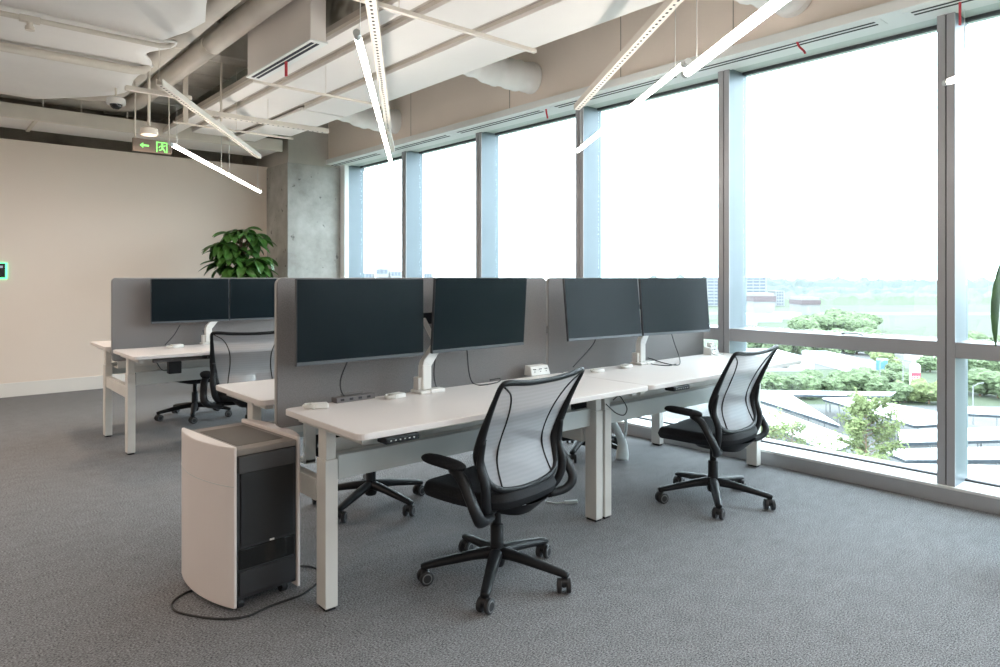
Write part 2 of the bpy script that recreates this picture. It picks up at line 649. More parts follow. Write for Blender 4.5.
# concrete column, lower raw part and the painted head above it
struct(MB().box(3.79, 4.555, 8.62, Y_BACK, 0, 2.84).build('wall_column', M['concrete'], bevel=.006))
struct(MB().box(3.805, 4.95, 8.635, 10.25, 2.84, CEIL).build('wall_column_head', mat('painted_concrete', (0.52, 0.49, 0.44), 0.85, var=(1.5, 0.12, 8), bump=(8, .3, .02)), bevel=.005))
struct(MB().box(4.555, 4.95, 8.75, Y_BACK, 0, 2.84).build('wall_corner', M['concrete']))

# ------------------------------------------------------------------ ceiling kit
# white panels running parallel to the windows
planks = [(2.26, 2.395, 1.0, 8.7, 'narrow white ceiling panel along the fan coil unit'),
          (2.50, 2.895, 1.0, 8.3, 'middle white ceiling panel between two seams'),
          (3.01, 3.475, 1.0, 6.45, 'white ceiling panel nearest the windows')]
for (x0, x1, y0, y1, lab) in planks:
    o = thing('ceiling_panel', lab, 'ceiling panel', ((x0 + x1) / 2, (y0 + y1) / 2, 3.0), 0, 'white ceiling panels parallel to the windows')
    hx, hy = (x1 - x0) / 2, (y1 - y0) / 2
    MB().box(-hx, hx, -hy, hy, 0, .03).build('panel_sheet', M['white_panel'], o, bevel=.004)
    MB().box(-hx, -hx + .01, -hy, hy, .03, .055).build('side_flange', M['strut'], o)
o = thing('ceiling_panel', 'short white ceiling panel reaching towards the column', 'ceiling panel', (3.17, 7.7, 3.005), 0, 'white ceiling panels parallel to the windows')
MB().prism([(-.17, -1.2), (.30, -1.2), (.30, .1), (.10, .1), (.10, .7), (-.05, .7), (-.05, 1.3), (-.17, 1.3)], 0, .03).build('panel_sheet', M['white_panel'], o, bevel=.004)
# backing that closes the seams between the panels
b = MB().box(2.265, 3.42, 1.0, 8.1, 3.056, 3.10)
tag(b.build('panel_backing', mat('seam_backing', (0.52, 0.47, 0.42), 0.8, var=(4, .1))), 'taupe backing board seen in the seams between the white panels', 'ceiling backing')

# white sheets on the left, hung in overlapping strips with wavy ends
def sheet(y0, y1, xe, wav, lab):
    o = thing('insulation_sheet', lab, 'ceiling insulation', (0, 0, 0), 0, 'white insulation sheets on the left of the ceiling')
    def fn(u, v):
        y = y0 + (y1 - y0) * v
        xr = xe + wav(v)
        x = -3.2 + (xr + 3.2) * u
        z = 3.10 + .05 * math.sin(u * 2.6) * math.sin(v * math.pi) - .03 * math.sin(v * math.pi) + .02 * noise.noise(Vector((x * 1.4, y * 1.4, 0)))
        return (x, y, z)
    MB().grid(fn, 48, 12).build('sheet', M['wool'], o, smooth=True, solid=.02)
sheet(2.2, 5.50, 1.47, lambda v: .05 * math.sin(v * 9) + .05 * math.sin(v * 17), 'white ceiling insulation sheet nearest the camera, ending beside the big pipes')
sheet(5.50, 6.28, 1.50, lambda v: .06 * math.sin(v * 7 + 1), 'narrow white ceiling insulation strip between two hanging lines')
sheet(6.28, 8.15, 1.58, lambda v: -.04 * math.sin(v * 8) - 1.5 * max(0, v - .45) ** 1.6, 'white ceiling insulation sheet farthest away, with a curved end above the dome camera')
# thin lines under the sheets
for (y, zz, r, lab) in ((5.52, 3.05, .018, 'thin sprinkler pipe with a sprinkler head under the white sheets'), (6.28, 3.04, .035, 'thicker pale pipe under the white sheets')):
    o = thing('sprinkler_pipe' if r < .03 else 'drain_pipe', lab, 'pipe', (0, y, zz))
    MB().sweep([(-3.5, 0, 0), (1.42, 0, 0), (1.50, 0, .015), (1.54, 0, .06)], r, 12).build('pipe_run', M['pipe'], o, smooth='auto')
    if r < .03:
        MB().cyl((.63, 0, .0), (.63, 0, -.05), .018, 12).cyl((.63, 0, -.05), (.63, 0, -.075), .028, 12).build('sprinkler_head', M['strut'], o)
        MB().box(.57, .69, -.02, .02, -.024, .02).build('pipe_tee', M['pipe'], o, bevel=.005)

# two big pipes: along Y, then turning left over the back wall
def bigpipe(x, z, r, yturn, lab, y0=1.0):
    o = thing('large_ceiling_pipe', lab, 'pipe', (0, 0, 0), 0, 'large painted pipes turning below the ceiling')
    pts = [(x, y0, z), (x, yturn - .35, z)]
    for k in range(1, 9):
        a = R(90 * k / 8)
        pts.append((x - .35 + .35 * math.cos(a), yturn - .35 + .35 * math.sin(a), z))
    pts.append((-4.5, yturn, z))
    MB().sweep(pts, r, 28, up=(0, 0, 1)).build('pipe_run', M['pipe'], o, smooth=True)
    for y in (y0 + 1.5, y0 + 3.2, y0 + 4.9):
        MB().sweep([(x, y, z), (x, y + .035, z)], r + .003, 28).build('pipe_collar', M['strut'], o, smooth='auto')
bigpipe(1.66, 3.30, .115, 8.3, 'large painted pipe beside the white insulation sheets')
bigpipe(1.945, 3.28, .085, 8.75, 'large painted pipe nearer the fan coil unit, turning at the exit sign')

# grey ceiling duct (dark, behind the fan coil unit)
o = thing('steel_air_duct', 'grey steel air duct hanging behind the exit sign and big pipes', 'air duct', (2.0, 9.0, 3.35))
MB().box(-.15, .5, -2.6, .6, 0, .30).build('duct_shell', M['duct_side'], o, bevel=.01)
for k in range(6):
    MB().box(-.155, .505, -2.4 + k * .5, -2.37 + k * .5, -.006, .306).build('duct_rib', M['duct_side'], o)
# concrete downstand with wavy formwork marks near the top of the picture
wavy = bpy.data.materials.new('wavy_formwork_concrete')
wavy.use_nodes = True
wn = wavy.node_tree
wn.nodes['Principled BSDF'].inputs['Roughness'].default_value = 0.85
wt = wn.nodes.new('ShaderNodeTexWave')
wt.inputs['Scale'].default_value = 5
wt.inputs['Distortion'].default_value = 9
wt.inputs['Detail'].default_value = 2
wt.inputs['Detail Scale'].default_value = 0.8
wc = wn.nodes.new('ShaderNodeTexCoord')
wr = wn.nodes.new('ShaderNodeValToRGB')
wr.color_ramp.elements[0].color = (0.20, 0.19, 0.16, 1)
wr.color_ramp.elements[1].color = (0.42, 0.40, 0.35, 1)
wn.links.new(wc.outputs['Object'], wt.inputs['Vector'])
wn.links.new(wt.outputs['Fac'], wr.inputs['Fac'])
wn.links.new(wr.outputs[0], wn.nodes['Principled BSDF'].inputs['Base Color'])
struct(MB().box(2.29, 2.60, 1.0, 4.9, 3.11, CEIL).build('trim_6', wavy))

# white panels over the back wall
o = thing('ceiling_panel', 'long white ceiling panel running above the beige back wall', 'ceiling panel', (-1.0, 9.02, 2.98))
m = MB().box(-3.5, 4.7, -.42, .27, 0, .03)
m.build('panel_sheet', M['white_panel'], o, bevel=.004)
MB().box(-3.5, 4.7, -.455, -.42, -.02, .13).build('panel_edge', M['strut'], o, bevel=.004)
m = MB()
for x in (2.02,):
    m.box(x, x + .035, -.40, .27, -.018, 0)
m.build('panel_joint', M['strut'], o)
m = MB()
for x in (-.2, .55, 1.3, 2.6):
    m.box(x, x + .012, 0, .01, .13, .72)
# hanging rods above it
for x in (0.72, 1.10, 1.45, 1.9):
    tag(MB().cyl((x, 8.62, 3.1), (x, 8.62, CEIL), .008, 8).build('hanging_rod', M['strut']), 'thin rod hanging in the dark gap above the back wall', 'hanging rod', 'thin rods above the back wall')

# fan coil unit
o = thing('fan_coil_unit', 'tall white boxed air conditioning outlet with two black slots', 'air conditioner', (2.135, 4.93, 2.93))
MB().box(-.058, .058, -.575, .56, .012, .80).build('unit_casing', M['white_panel'], o, bevel=.006)
MB().box(-.066, .066, -.59, .575, 0, .012).build('outlet_frame', M['head'], o, bevel=.003)
for dx in (-.030, .008):
    MB().box(dx - .011, dx + .011, -.55, .52, -.003, .0).build('outlet_slot', mat('navy_slot', (.01, .014, .03), .6, var=(9, .1)), o)


def ribbon(name_lab, x, y, z, dx, dy, ln, w=.011):
    pts = [Vector((0, 0, 0)), Vector((dx * .3, dy * .3, -ln * .4)), Vector((dx * .8, dy * .8, -ln * .75)), Vector((dx, dy, -ln))]
    m = MB().sweep(smooth_pts(pts, 5), (w, .0012), 6, up=(-VD))
    ob = m.build('ribbon', M['red'], smooth=True)
    ob.location = (x, y, z)
    tag(ob, name_lab, 'ribbon', 'red ribbons on the air vents')
ribbon('red ribbon hanging from the fan coil unit slots', 2.135, 4.88, 2.925, 0, 0, .11)
p = atp = None


def on_z(px, py, z):
    return G(px, py, z)
for (px, py, ln, dxy, lab) in ((546, 109, .09, (.0, -.02), 'red ribbon on the soffit slot in front of the third window'),
                               (797, 42, .09, (0, -.055), 'red ribbon blowing sideways from the soffit slot over the widest window'),
                               (960, 2, .13, (0, 0), 'red ribbon hanging before the mullion at the right')):
    q = on_z(px, py, HEADZ - .006)
    ribbon(lab, min(q.x, 4.48), q.y * min(q.x, 4.48) / q.x, HEADZ - .006, dxy[0], dxy[1], ln, .008)

# flexible ducts between the panels and the bulkhead
def flex(y, lab, x0=3.44):
    o = thing('flexible_duct', lab, 'air duct', (0, 0, 0), 0, 'white flexible ducts entering the bulkhead')
    path = smooth_pts([(x0 + .06, y + .22, 3.30), (x0 + .30, y + .17, 3.27), (x0 + .55, y + .09, 3.20), (x0 + .76, y, 3.165), (4.39, y - .03, 3.165)], 14)
    rad = [.135 + (.004 if i % 6 < 3 else -.003) + .006 * math.sin(i * .5) for i in range(len(path))]
    MB().sweep(path, rad, 26).build('duct_hose', M['flex'], o, smooth=True)
    MB().sweep([(4.345, y - .025, 3.165), (4.38, y - .03, 3.165)], .14, 26).build('duct_collar', M['flex'], o, smooth='auto')
flex(4.62, 'white flexible duct curving into the bulkhead beside the middle channel end')
flex(6.95, 'farthest white flexible duct, behind the left tube lamp')
flex(2.15, 'nearest white flexible duct at the top edge, above the bright tube lamp')

# thin vertical lines on the bulkhead are modelled in the wall; hangers of the tube lamps ------------
LDIR = Vector((0.565, 0.825, 0)).normalized()
LANG = math.atan2(LDIR.y, LDIR.x)


def tube_lamp(end, length, z, lab, joints=True, r=.0145):
    """end = far end (x, y); lamp runs back towards the camera along -LDIR"""
    o = thing('tube_lamp', lab, 'ceiling lamp', (end[0], end[1], z), LANG, 'slim suspended tube lamps')
    n = max(1, round(length / 1.52))
    seg = length / n
    for k in range(n):
        a, c = -seg * k - .03, -seg * (k + 1) + .03
        MB().cyl((a, 0, 0), (c, 0, 0), r, 16).build('lit_tube', M['tube'], o, smooth='auto')
        for x in (a + .03, c - .03):
            MB().cyl((x - .028 if x < a else x - .03, 0, 0), (x + .028 if x < a else x, 0, 0), r * 1.02, 16).build('end_cap', M['wheelring'] if 0 else M['tray'], o, smooth='auto')
        for x in (a - .1, c + .1):
            MB().cyl((x, 0, r), (x, 0, STRZ - z), .0016, 6).build('suspension_wire', M['tray'], o)
    return o


STRZ = 2.62


def channel(end, length, z, lab, ang=LANG, w=.022, h=.022, holes=True, name='slotted_channel', hang=1):
    o = thing(name, lab, 'ceiling channel', (end[0], end[1], z), ang, 'cream steel channels hung from the ceiling')
    MB().box(-length, 0, -w, w, 0, .006).box(-length, 0, -w, -w + .004, .006, h * 2).box(-length, 0, w - .004, w, .006, h * 2).build('channel_body', M['strut'], o)
    if holes:
        m = MB()
        k = 0
        x = -.05
        while x > -length + .03:
            m.prism(rrect(x - .020, x, -.007, .007, .006, 3), -.0008, .0005)
            x -= .05
        m.build('channel_slots', M['black'], o)
    for q in range(hang):
        x = -length * (q + .5) / hang
        MB().cyl((x, 0, .006), (x, 0, CEIL - z), .0022, 6).build('threaded_rod', M['strut'], o)
    return o

tube_lamp((3.10, 4.98), 3.05, 2.3, 'long white tube lamp hanging left of the middle channel, above the front monitors')
tube_lamp((3.06, 7.69), 2.82, 2.3, 'farthest white tube lamp, hanging beside the exit sign')
tube_lamp((3.93, 3.62), 2.20, 2.3, 'white tube lamp crossing in front of the tall windows')
tube_lamp((2.60, 1.75), 2.6, 2.22, 'nearest white tube lamp, leaving the picture at the top', r=.019)
tube_lamp((3.95, 1.14), 3.05, 2.3, 'white tube lamp reaching in from the right edge')
channel((3.20, 5.18), 4.0, STRZ, 'perforated cream channel above the tube lamp over the front monitors', w=.026, ang=R(56.6))
channel((3.0, 7.58), 2.95, STRZ + .04, 'cream channel hanging above the farthest tube lamp')
channel((3.93, 3.62), 4.0, STRZ, 'perforated cream channel in front of the beige bulkhead', w=.024)
channel((3.95, 6.3), 1.0, STRZ + .05, 'short cream channel end behind the left tube lamp', holes=False, w=.018)
# cross channels, parallel to the desks
for (x0, x1, y, z, w, lab, nm) in (
        (1.0, 3.05, 3.17, 2.76, .014, 'cream cross channel meeting the perforated channel at the top', 'cross_channel'),
        (1.96, 3.18, 6.28, 2.76, .026, 'cream cross channel with small notches near the column', 'cross_channel'),
        (1.88, 3.05, 6.8, 2.76, .010, 'thin cream cross rail behind the notched channel', 'cross_rail'),
        (1.93, 3.10, 5.0, 2.76, .010, 'thin cream cross rail below the fan coil unit', 'cross_rail'),
        (1.22, 1.68, 5.6, 2.70, .020, 'short cream cross channel by the dome camera', 'cross_channel')):
    channel((x1, y), x1 - x0, z, lab, ang=0, w=w, h=w * .8, holes=w > .02, name=nm)
# short vertical slotted hanger
for (x, y, lab) in ((2.02, 6.9, 'cream slotted post hanging above the cross channels'), (2.25, 6.6, 'thin cream rod hanging beside the fan coil unit')):
    w = .022 if x < 2.1 else .008
    tag(MB().box(x - w, x + w, y - .01, y + .01, 2.80, CEIL).build('hanger_post', M['strut']), lab, 'hanging rod')

# dome camera
p = G(116, 103, 2.95)
o = thing('dome_camera', 'white dome security camera under the left sheets', 'security camera', (p.x, p.y, 2.935))
MB().lathe([(.0, .07), (.045, .07), (.078, .055), (.083, .02), (.078, .0)][::-1], 28).build('camera_housing', M['whiteplastic'], o, smooth='auto')
MB().lathe([(.001, -.045), (.025, -.041), (.042, -.027), (.052, -.006), (.054, .004)], 28).build('camera_dome', M['gloss'], o, smooth=True)
MB().cyl((0, 0, .07), (0, 0, .20), .010, 12).build('camera_stem', M['strut'], o)

# small warm downlight
p = G(149, 135, 2.60)
dl = area_light('downlight_source', (p.x, p.y, 2.585), (0, 0, 0), .1, .1, 14, (1, .75, .55))
o = thing('downlight', 'small warm downlight hanging above the exit sign', 'ceiling lamp', (p.x, p.y, 2.60))
MB().lathe([(.070, .0), (.076, .005), (.072, .055), (.05, .075), (.0, .076)], 24).build('lamp_housing', M['strut'], o, smooth='auto')
MB().lathe([(.0, -.006), (.05, -.005), (.066, .0)], 24).build('lamp_lens', M['warmlamp'], o, smooth=True)
MB().cyl((0, 0, .075), (0, 0, CEIL - 2.60), .012, 10).build('lamp_stem', M['strut'], o)

# exit sign
o = thing('exit_sign', 'hanging emergency exit sign with green arrow and running figure', 'sign', (1.808, 7.2, 2.53))
MB().box(-.175, .175, 0, .03, 0, .125).build('sign_body', M['signbody'], o, bevel=.003)
MR = Matrix.Rotation(R(90), 4, 'X')   # XY drawing -> upright, facing -Y
def up(poly, name, mt, dep=.003, off=0.0):
    T = Matrix.Translation((0, -.0005 + off, 0)) @ MR
    return MB().prism(poly, 0, dep, 0, T).build(name, mt, o)
up([(-.115, .062), (-.085, .088), (-.085, .070), (-.035, .070), (-.035, .054), (-.085, .054), (-.085, .036)], 'arrow', M['greenlit'])
# door symbol: green frame with a figure in it
m = MB()
T = Matrix.Translation((0, -.0005, 0)) @ MR
m.prism([(.03, .012), (.04, .012), (.04, .112), (.03, .112)], 0, .003, 0, T)
m.prism([(.03, .102), (.13, .102), (.13, .112), (.03, .112)], 0, .003, 0, T)
m.prism([(.12, .012), (.13, .012), (.13, .112), (.12, .112)], 0, .003, 0, T)
m.build('door_symbol', M['greenlit'], o)
m = MB()
c = [(0.083 + .010 * math.cos(R(a)), .090 + .010 * math.sin(R(a))) for a in range(0, 360, 30)]
m.prism(c, 0, .003, 0, T)
for (a, c2, w) in (((.080, .080), (.086, .050), .008), ((.086, .050), (.070, .034), .006), ((.070, .034), (.055, .030), .005), ((.086, .050), (.102, .036), .006), ((.102, .036), (.110, .014), .005), ((.080, .076), (.060, .066), .005), ((.060, .066), (.054, .052), .004), ((.082, .076), (.104, .072), .005), ((.104, .072), (.112, .084), .004)):
    A, B2 = Vector((*a, 0)), Vector((*c2, 0))
    d_ = (B2 - A).normalized()
    n_ = Vector((-d_.y, d_.x, 0)) * w
    m.prism([(A - n_)[:2], (B2 - n_)[:2], (B2 + n_)[:2], (A + n_)[:2]], 0, .003, 0, T)
m.build('running_figure', M['greenlit'], o)
for x in (-.15, .15):
    MB().cyl((x, .015, .125), (x, .015, CEIL - 2.53), .007, 8).build('hanging_rod', M['strut'], o)

# wall control with green edge light
o = thing('wall_control', 'black wall control panel with green glowing edge on the beige wall', 'control panel', (0.60, Y_BACK, 1.40))
MB().box(-.24, .255, -.012, 0, -.09, .09).build('edge_light', M['greenglow'], o)
MB().box(-.25, .235, -.03, -.012, -.075, .08).build('control_face', M['gloss'], o, bevel=.004)
MB().box(.185, .212, -.0315, -.030, .03, .055).box(.12, .17, -.0315, -.030, .04, .05).build('control_display', M['display'], o)

# ------------------------------------------------------------------ unseen lamps added for warm light on walls and room
def added_room_light(x, y, e, col, lab):
    o = thing('added_downlight', lab, 'ceiling lamp', (x, y, 3.02), 0, 'unseen downlights added to warm the office')
    MB().lathe([(.11, .0), (.13, .01), (.13, .10), (.05, .12), (.0, .121)], 24).build('lamp_housing', M['strut'], o, smooth='auto')
    MB().cyl((0, 0, .12), (0, 0, CEIL - 3.02), .01, 8).build('lamp_stem', M['strut'], o)
    l = area_light('downlight_source', (x, y, 3.01), (0, 0, 0), .2, .2, e, col)
    l.data.shape = 'DISK'
    l.parent = None


WARM = (1.0, 0.82, 0.70)
for (x, y, e) in ((-.9, 6.2, 34), (-2.6, 4.6, 34), (-2.8, 7.4, 26), (-1.2, .2, 18), (0.8, -1.6, 16), (2.4, -2.2, 14), (-3.5, -2.0, 24)):
    added_room_light(x, y, e, WARM, 'unseen round downlight added for warm light in the office')

# ------------------------------------------------------------------ desks
DT, DU = .765, .740          # top and underside of the desktops
def standing_desk(x0, x1, yf, yb, legx, legy, label, side=1, crossbar=True, handset=None, rounded=(1, 1, 1, 1)):
    """yf: the sitter's edge, yb: the edge at the screen; side=+1 sitter towards -Y"""
    ox, oy = (x0 + x1) / 2, (yf + yb) / 2
    o = thing('standing_desk', label, 'desk', (ox, oy, 0), 0, 'white height-adjustable desks')
    ya, yc = min(yf, yb) - oy, max(yf, yb) - oy
    poly = rrect(x0 - ox, x1 - ox, ya, yc, .035, 5, rounded)
    m = MB().prism(poly, DU, DT)
    m.build('desktop', M['desk'], o, bevel=.003)
    xs = []
    for li, lx in enumerate(legx):
        l0 = lx - ox
        y0 = legy[li] - oy
        m = MB().box(l0, l0 + .054, y0, y0 + .080, .012, .60).box(l0 + .005, l0 + .049, y0 + .006, y0 + .074, .60, DU)
        lg = m.build('leg', M['steel'], o, bevel=.003)
        MB().box(l0 + .006, l0 + .048, y0 + .008, y0 + .072, 0, .012).build('foot_glide', M['plastic'], lg)
        xs.append(l0)
    yb_ = (legy[0] + legy[1]) / 2 - oy + .045
    s = side
    # beam and cable tray between the legs
    yy = sorted((yb_ - .022 * s, yb_ + .014 * s))
    m = MB().box(xs[0] + .058, xs[1], yy[0], yy[1], .515, .61)
    m.build('beam', M['tray'], o, bevel=.003)
    yy = sorted((yb_ + .014 * s, yb_ + .15 * s))
    y3 = sorted((yb_ + .142 * s, yb_ + .15 * s))
    MB().box(xs[0] + .07, xs[1] - .01, yy[0], yy[1], .575, .585).box(xs[0] + .07, xs[1] - .01, y3[0], y3[1], .585, .64).build('cable_tray', M['steel'], o)
    # top frame rails under the desktop
    m = MB()
    for lx in xs:
        m.box(lx + .01, lx + .048, ya + .06, yc - .05, DU - .028, DU)
    m.build('top_rail', M['steel'], o)
    if handset is not None:
        hx = handset - ox
        yh = ya if s > 0 else yc
        y4 = sorted((yh - .012 * s, yh + .05 * s))
        h = MB().box(hx - .075, hx + .075, y4[0], y4[1], DU - .026, DU - .001).build('control_handset', M['plastic'], o, bevel=.006)
        m = MB()
        for k in range(6):
            m.box(hx - .055 + k * .02, hx - .049 + k * .02, yh - .0135 * s - .0005, yh - .0135 * s + .0005, DU - .016, DU - .012)
        m.build('handset_keys', M['tray'], h)
    return o


def crossbar_for(desk, x0, y0, y1):
    """bar that ties the near desk's end leg to the far desk's one"""
    ox, oy = desk.location.x, desk.location.y
    MB().box(x0 + .008 - ox, x0 + .05 - ox, y0 - oy, y1 - oy, .415, .505).build('crossbar', M['steel'], desk, bevel=.003)


def bench(dy, near_labels, far_labels, hs):
    dk = []
    for i, (x0, x1, lx, ly) in enumerate(((1.213, 2.902, (1.250, 2.815), (2.488, 2.452)), (2.906, 4.595, (2.888, 4.475), (2.452, 2.43)))):
        d = standing_desk(x0, x1, 2.16 + dy, 2.805 + dy, lx, (ly[0] + dy, ly[1] + dy), near_labels[i], 1, handset=hs[i])
        crossbar_for(d, lx[0], 2.595 + dy, 3.245 + dy)
        crossbar_for(d, lx[1], 2.56 + dy, 3.245 + dy)
        dk.append(d)
        d = standing_desk(x0, x1, 3.665 + dy, 3.045 + dy, lx, (3.245 + dy, 3.245 + dy), far_labels[i], -1, handset=x0 + .45)
        dk.append(d)
    return dk

bench(0, ['white standing desk in front, with the nearest monitors and mesh chair', 'white standing desk near the windows, with two tilted monitors'],
      ['white standing desk behind the front screen, only its end showing', 'white standing desk behind the window-side screen'], (1.39, 3.165))
DY2 = 3.18
bench(DY2, ['white standing desk near the beige wall, with a mesh chair before it', 'white standing desk of the rear bench on its window side'],
      ['white standing desk at the far side of the rear bench', 'white standing desk at the far window end of the rear bench'], (1.77, 3.62))
# extra cable gear under the rear desk
o = thing('cable_holder', 'black cable gear hanging under the rear bench desk', 'cable holder', (1.47, 5.45, .64))
MB().box(-.10, .42, -.02, .02, .06, .085).build('holder_bar', M['darkgrey'], o, bevel=.003)
MB().box(.0, .09, -.03, .03, -.03, .06).build('transformer_box', M['plastic'], o, bevel=.005)
MB().sweep(smooth_pts([(-.08, -.02, .06), (-.05, -.03, .01), (-.02, -.03, -.0), (.02, -.02, .0)], 6), .004, 8).build('cable', M['cable'], o, smooth=True)


def screen(x0, x1, y, label):
    o = thing('desk_screen', label, 'desk divider', ((x0 + x1) / 2, y, .66), 0, 'grey felt desk screens')
    h = (x1 - x0) / 2
    T = Matrix.Translation((0, .014, 0)) @ MR
    MB().prism(rrect(-h, h, 0, .66, .03, 6), 0, .028, 0, T).build('felt_panel', M['felt'], o, bevel=.004)
    T = Matrix.Translation((0, .009, 0)) @ MR
    MB().prism(rrect(-h - .002, h + .002, -.002, .662, .032, 6), 0, .018, 0, T).build('edge_trim', M['feltedge'], o)
    for x in (-h + .12, h - .16):
        m = MB().box(x, x + .05, -.04, -.016, -.17, .07).box(x, x + .05, -.04, .04, -.175, -.155)
        m.cyl((x + .025, -.045, .04), (x + .025, -.04, .04), .007, 10, 1)
        m.build('screen_bracket', [M['steel'], M['darkgrey']], o, bevel=.002)

screen(1.232, 2.893, 2.925, 'grey felt screen behind the nearest pair of monitors')
screen(2.910, 4.572, 2.925, 'grey felt screen behind the window-side pair of monitors')
screen(1.232, 2.893, 2.925 + DY2, 'grey felt screen of the rear bench by the beige wall')
screen(2.910, 4.572, 2.925 + DY2, 'grey felt screen of the rear bench on its window side')
tag(MB().box(2.893, 2.910, 2.915, 2.935, .99, 1.03).build('screen_clip', M['darkgrey']), 'small dark clip joining the two front screens', 'clip')


# ------------------------------------------------------------------ monitors and arms
def monitor(cx, cy, label, rz=0, tilt=0, ztop=1.317, w=.614, h=.362, cable=None):
    o = thing('monitor', label, 'monitor', (cx, cy, ztop - h), R(rz), 'black desktop monitors')
    T = Matrix.Translation((0, 0, h / 2)) @ Matrix.Rotation(R(tilt), 4, 'X') @ Matrix.Translation((0, 0, -h / 2))
    MB().box(-w / 2, w / 2, 0, .016, 0, h, 0, T).box(-w / 2 + .13, w / 2 - .13, .016, .038, .07, h - .07, 0, T).build('monitor_case', M['bezel'], o, bevel=.002)
    MB().box(-w / 2 + .004, w / 2 - .004, -.0015, .001, .017, h - .004, 0, T).build('display_panel', M['screen'], o)
    MB().box(-w / 2 + .002, w / 2 - .002, -.003, .001, .001, .015, 0, T).build('lower_bezel', mat('slate_bezel', (.075, .085, .095), .4, var=(9, .04)) if 'slate_bezel' not in bpy.data.materials else bpy.data.materials['slate_bezel'], o, bevel=.001)
    return o


def monitor_arm(cx, cy, label, x_l, x_r, zarm=1.12, lean=1):
    o = thing('monitor_stand', label, 'monitor stand', (cx, cy, DT), 0, 'white double monitor arms')
    m = MB().box(-.055, .045, -.05, .045, 0, .014).box(.0, .085, -.055, .0, 0, .018)
    m.build('clamp_base', M['whiteplastic'], o, bevel=.004)
    m = MB().box(-.045, .0, -.01, .035, .014, .075)
    m.build('clamp_block', M['whiteplastic'], o, bevel=.004)
    zt = zarm - DT
    MB().sweep([(0, 0, .014), (0, 0, .135)], (.022, .026), sq=True).build('post', M['whiteplastic'], o, bevel=.006)
    MB().sweep([(0, 0, .120), (.004, .0, .14), (.075, .012, .215), (.085, .013, .235)], [(.02, .026), (.02, .026), (.02, .022), (.02, .022)], sq=True).build('bent_arm', M['whiteplastic'], o, bevel=.006)
    MB().sweep([(.08, .012, .22), (.02, .045, zt)], (.02, .012), sq=True).build('upper_arm', M['whiteplastic'], o, bevel=.005)
    xl, xr = x_l - cx, x_r - cx
    MB().sweep([(xl, .05, zt), (xr, .05, zt)], (.01, .028), sq=True).build('cross_beam', M['plastic'], o, bevel=.003)
    for x in (xl, xr):
        MB().box(x - .045, x + .045, .0, .018, zt - .05, zt + .05).box(x - .015, x + .015, .015, .05, zt - .02, zt + .02).build('mount_plate', M['plastic'], o, bevel=.003)
    return o

# front bench
monitor(1.555, 2.72, 'black monitor nearest the camera, leftmost on the front desk', 0, 0, w=.642, h=.368)
monitor(2.225, 2.700, 'black monitor right of the nearest one, over the white arm', 3, 4, 1.322, w=.632, h=.366)
monitor(3.135, 2.665, 'black monitor left in the window-side pair', -4, -6, 1.322)
monitor(3.765, 2.600, 'black monitor right in the window-side pair, closest to the windows', -8, -5, 1.322)
monitor(1.79, 5.96, 'left black monitor on the rear bench by the beige wall', 0, -1, 1.315)
monitor(2.41, 5.96, 'right black monitor on the rear bench, half hidden by the screen', 0, 0, 1.315)
p = G(431, 394, DT)
p2 = G(640, 364, DT)
monitor_arm(p.x + .01, 2.76, 'white double monitor arm between the two nearest monitors', 1.60, 2.16)
monitor_arm(p2.x, 2.745, 'white double monitor arm between the window-side monitors', 3.14, 3.72)
monitor_arm(1.93, 2.76 + DY2 + .04, 'white double monitor arm on the rear bench desk', 1.8, 2.4)


def desk_cable(pts, label, mt='cable', r=.0032, name='monitor_cable'):
    ob = MB().sweep(smooth_pts(pts, 8), r, 8).build(name, M[mt], smooth=True)
    return tag(ob, label, 'cable', 'cables of the monitors')


def P(px, py, Y):
    """point on the upright plane y = Y seen at a pixel"""
    s = (px - 500) / F_PX
    u = VD + VR * s
    dep = Y / u.y
    return Vector((u.x * dep, Y, CAM_H - (py - 278) * dep / F_PX))


def D(px, py):
    return G(px, py, DT + .004)
desk_cable([P(348, 360, 2.79), P(341, 378, 2.80), P(341, 390, 2.80), P(346, 399, 2.78)], 'black cable dropping behind the nearest monitor')
desk_cable([P(436, 352, 2.79), P(434, 372, 2.81), P(436, 386, 2.80), D(440, 388)], 'black cable beside the front white monitor arm')
desk_cable([P(467, 350, 2.77), P(469, 372, 2.79), D(473, 383), D(482, 385), D(498, 382), D(500, 378.5), D(490, 380)], 'black cable curling onto the front desk from the second monitor')
desk_cable([P(596, 335, 2.77), P(594, 343, 2.79), P(585, 354, 2.80), P(573, 367, 2.80)], 'black cable slanting down from the left window-side monitor')
desk_cable([P(671, 332, 2.72), P(675, 345, 2.74), P(679, 356, 2.72), D(680, 363), D(676, 365), D(662, 362.5), D(646, 357), D(643, 359), D(652, 364), D(668, 365.5), D(676, 364)], 'black cable looping on the desk under the rightmost monitor')
desk_cable([P(180, 325, 6.02), P(174, 335, 6.04), P(165, 345, 6.04)], 'black cable slanting down on the rear bench')
desk_cable([P(203, 330, 6.04), P(205, 340, 6.05), P(201, 347, 6.04)], 'black cable behind the rear white monitor arm')
desk_cable([P(613, 400, 2.40), P(619, 396, 2.40), P(624, 402, 2.39), P(627, 409, 2.38), P(624, 415, 2.38), P(616, 413, 2.39), P(606, 404, 2.40)], 'black cable looping below the desk joint', name='power_cable')
desk_cable([P(566, 413, 2.7), P(580, 410, 2.7), P(590, 406, 2.72), P(583, 413, 2.75)], 'black cable in the tray under the front desk', name='power_cable')


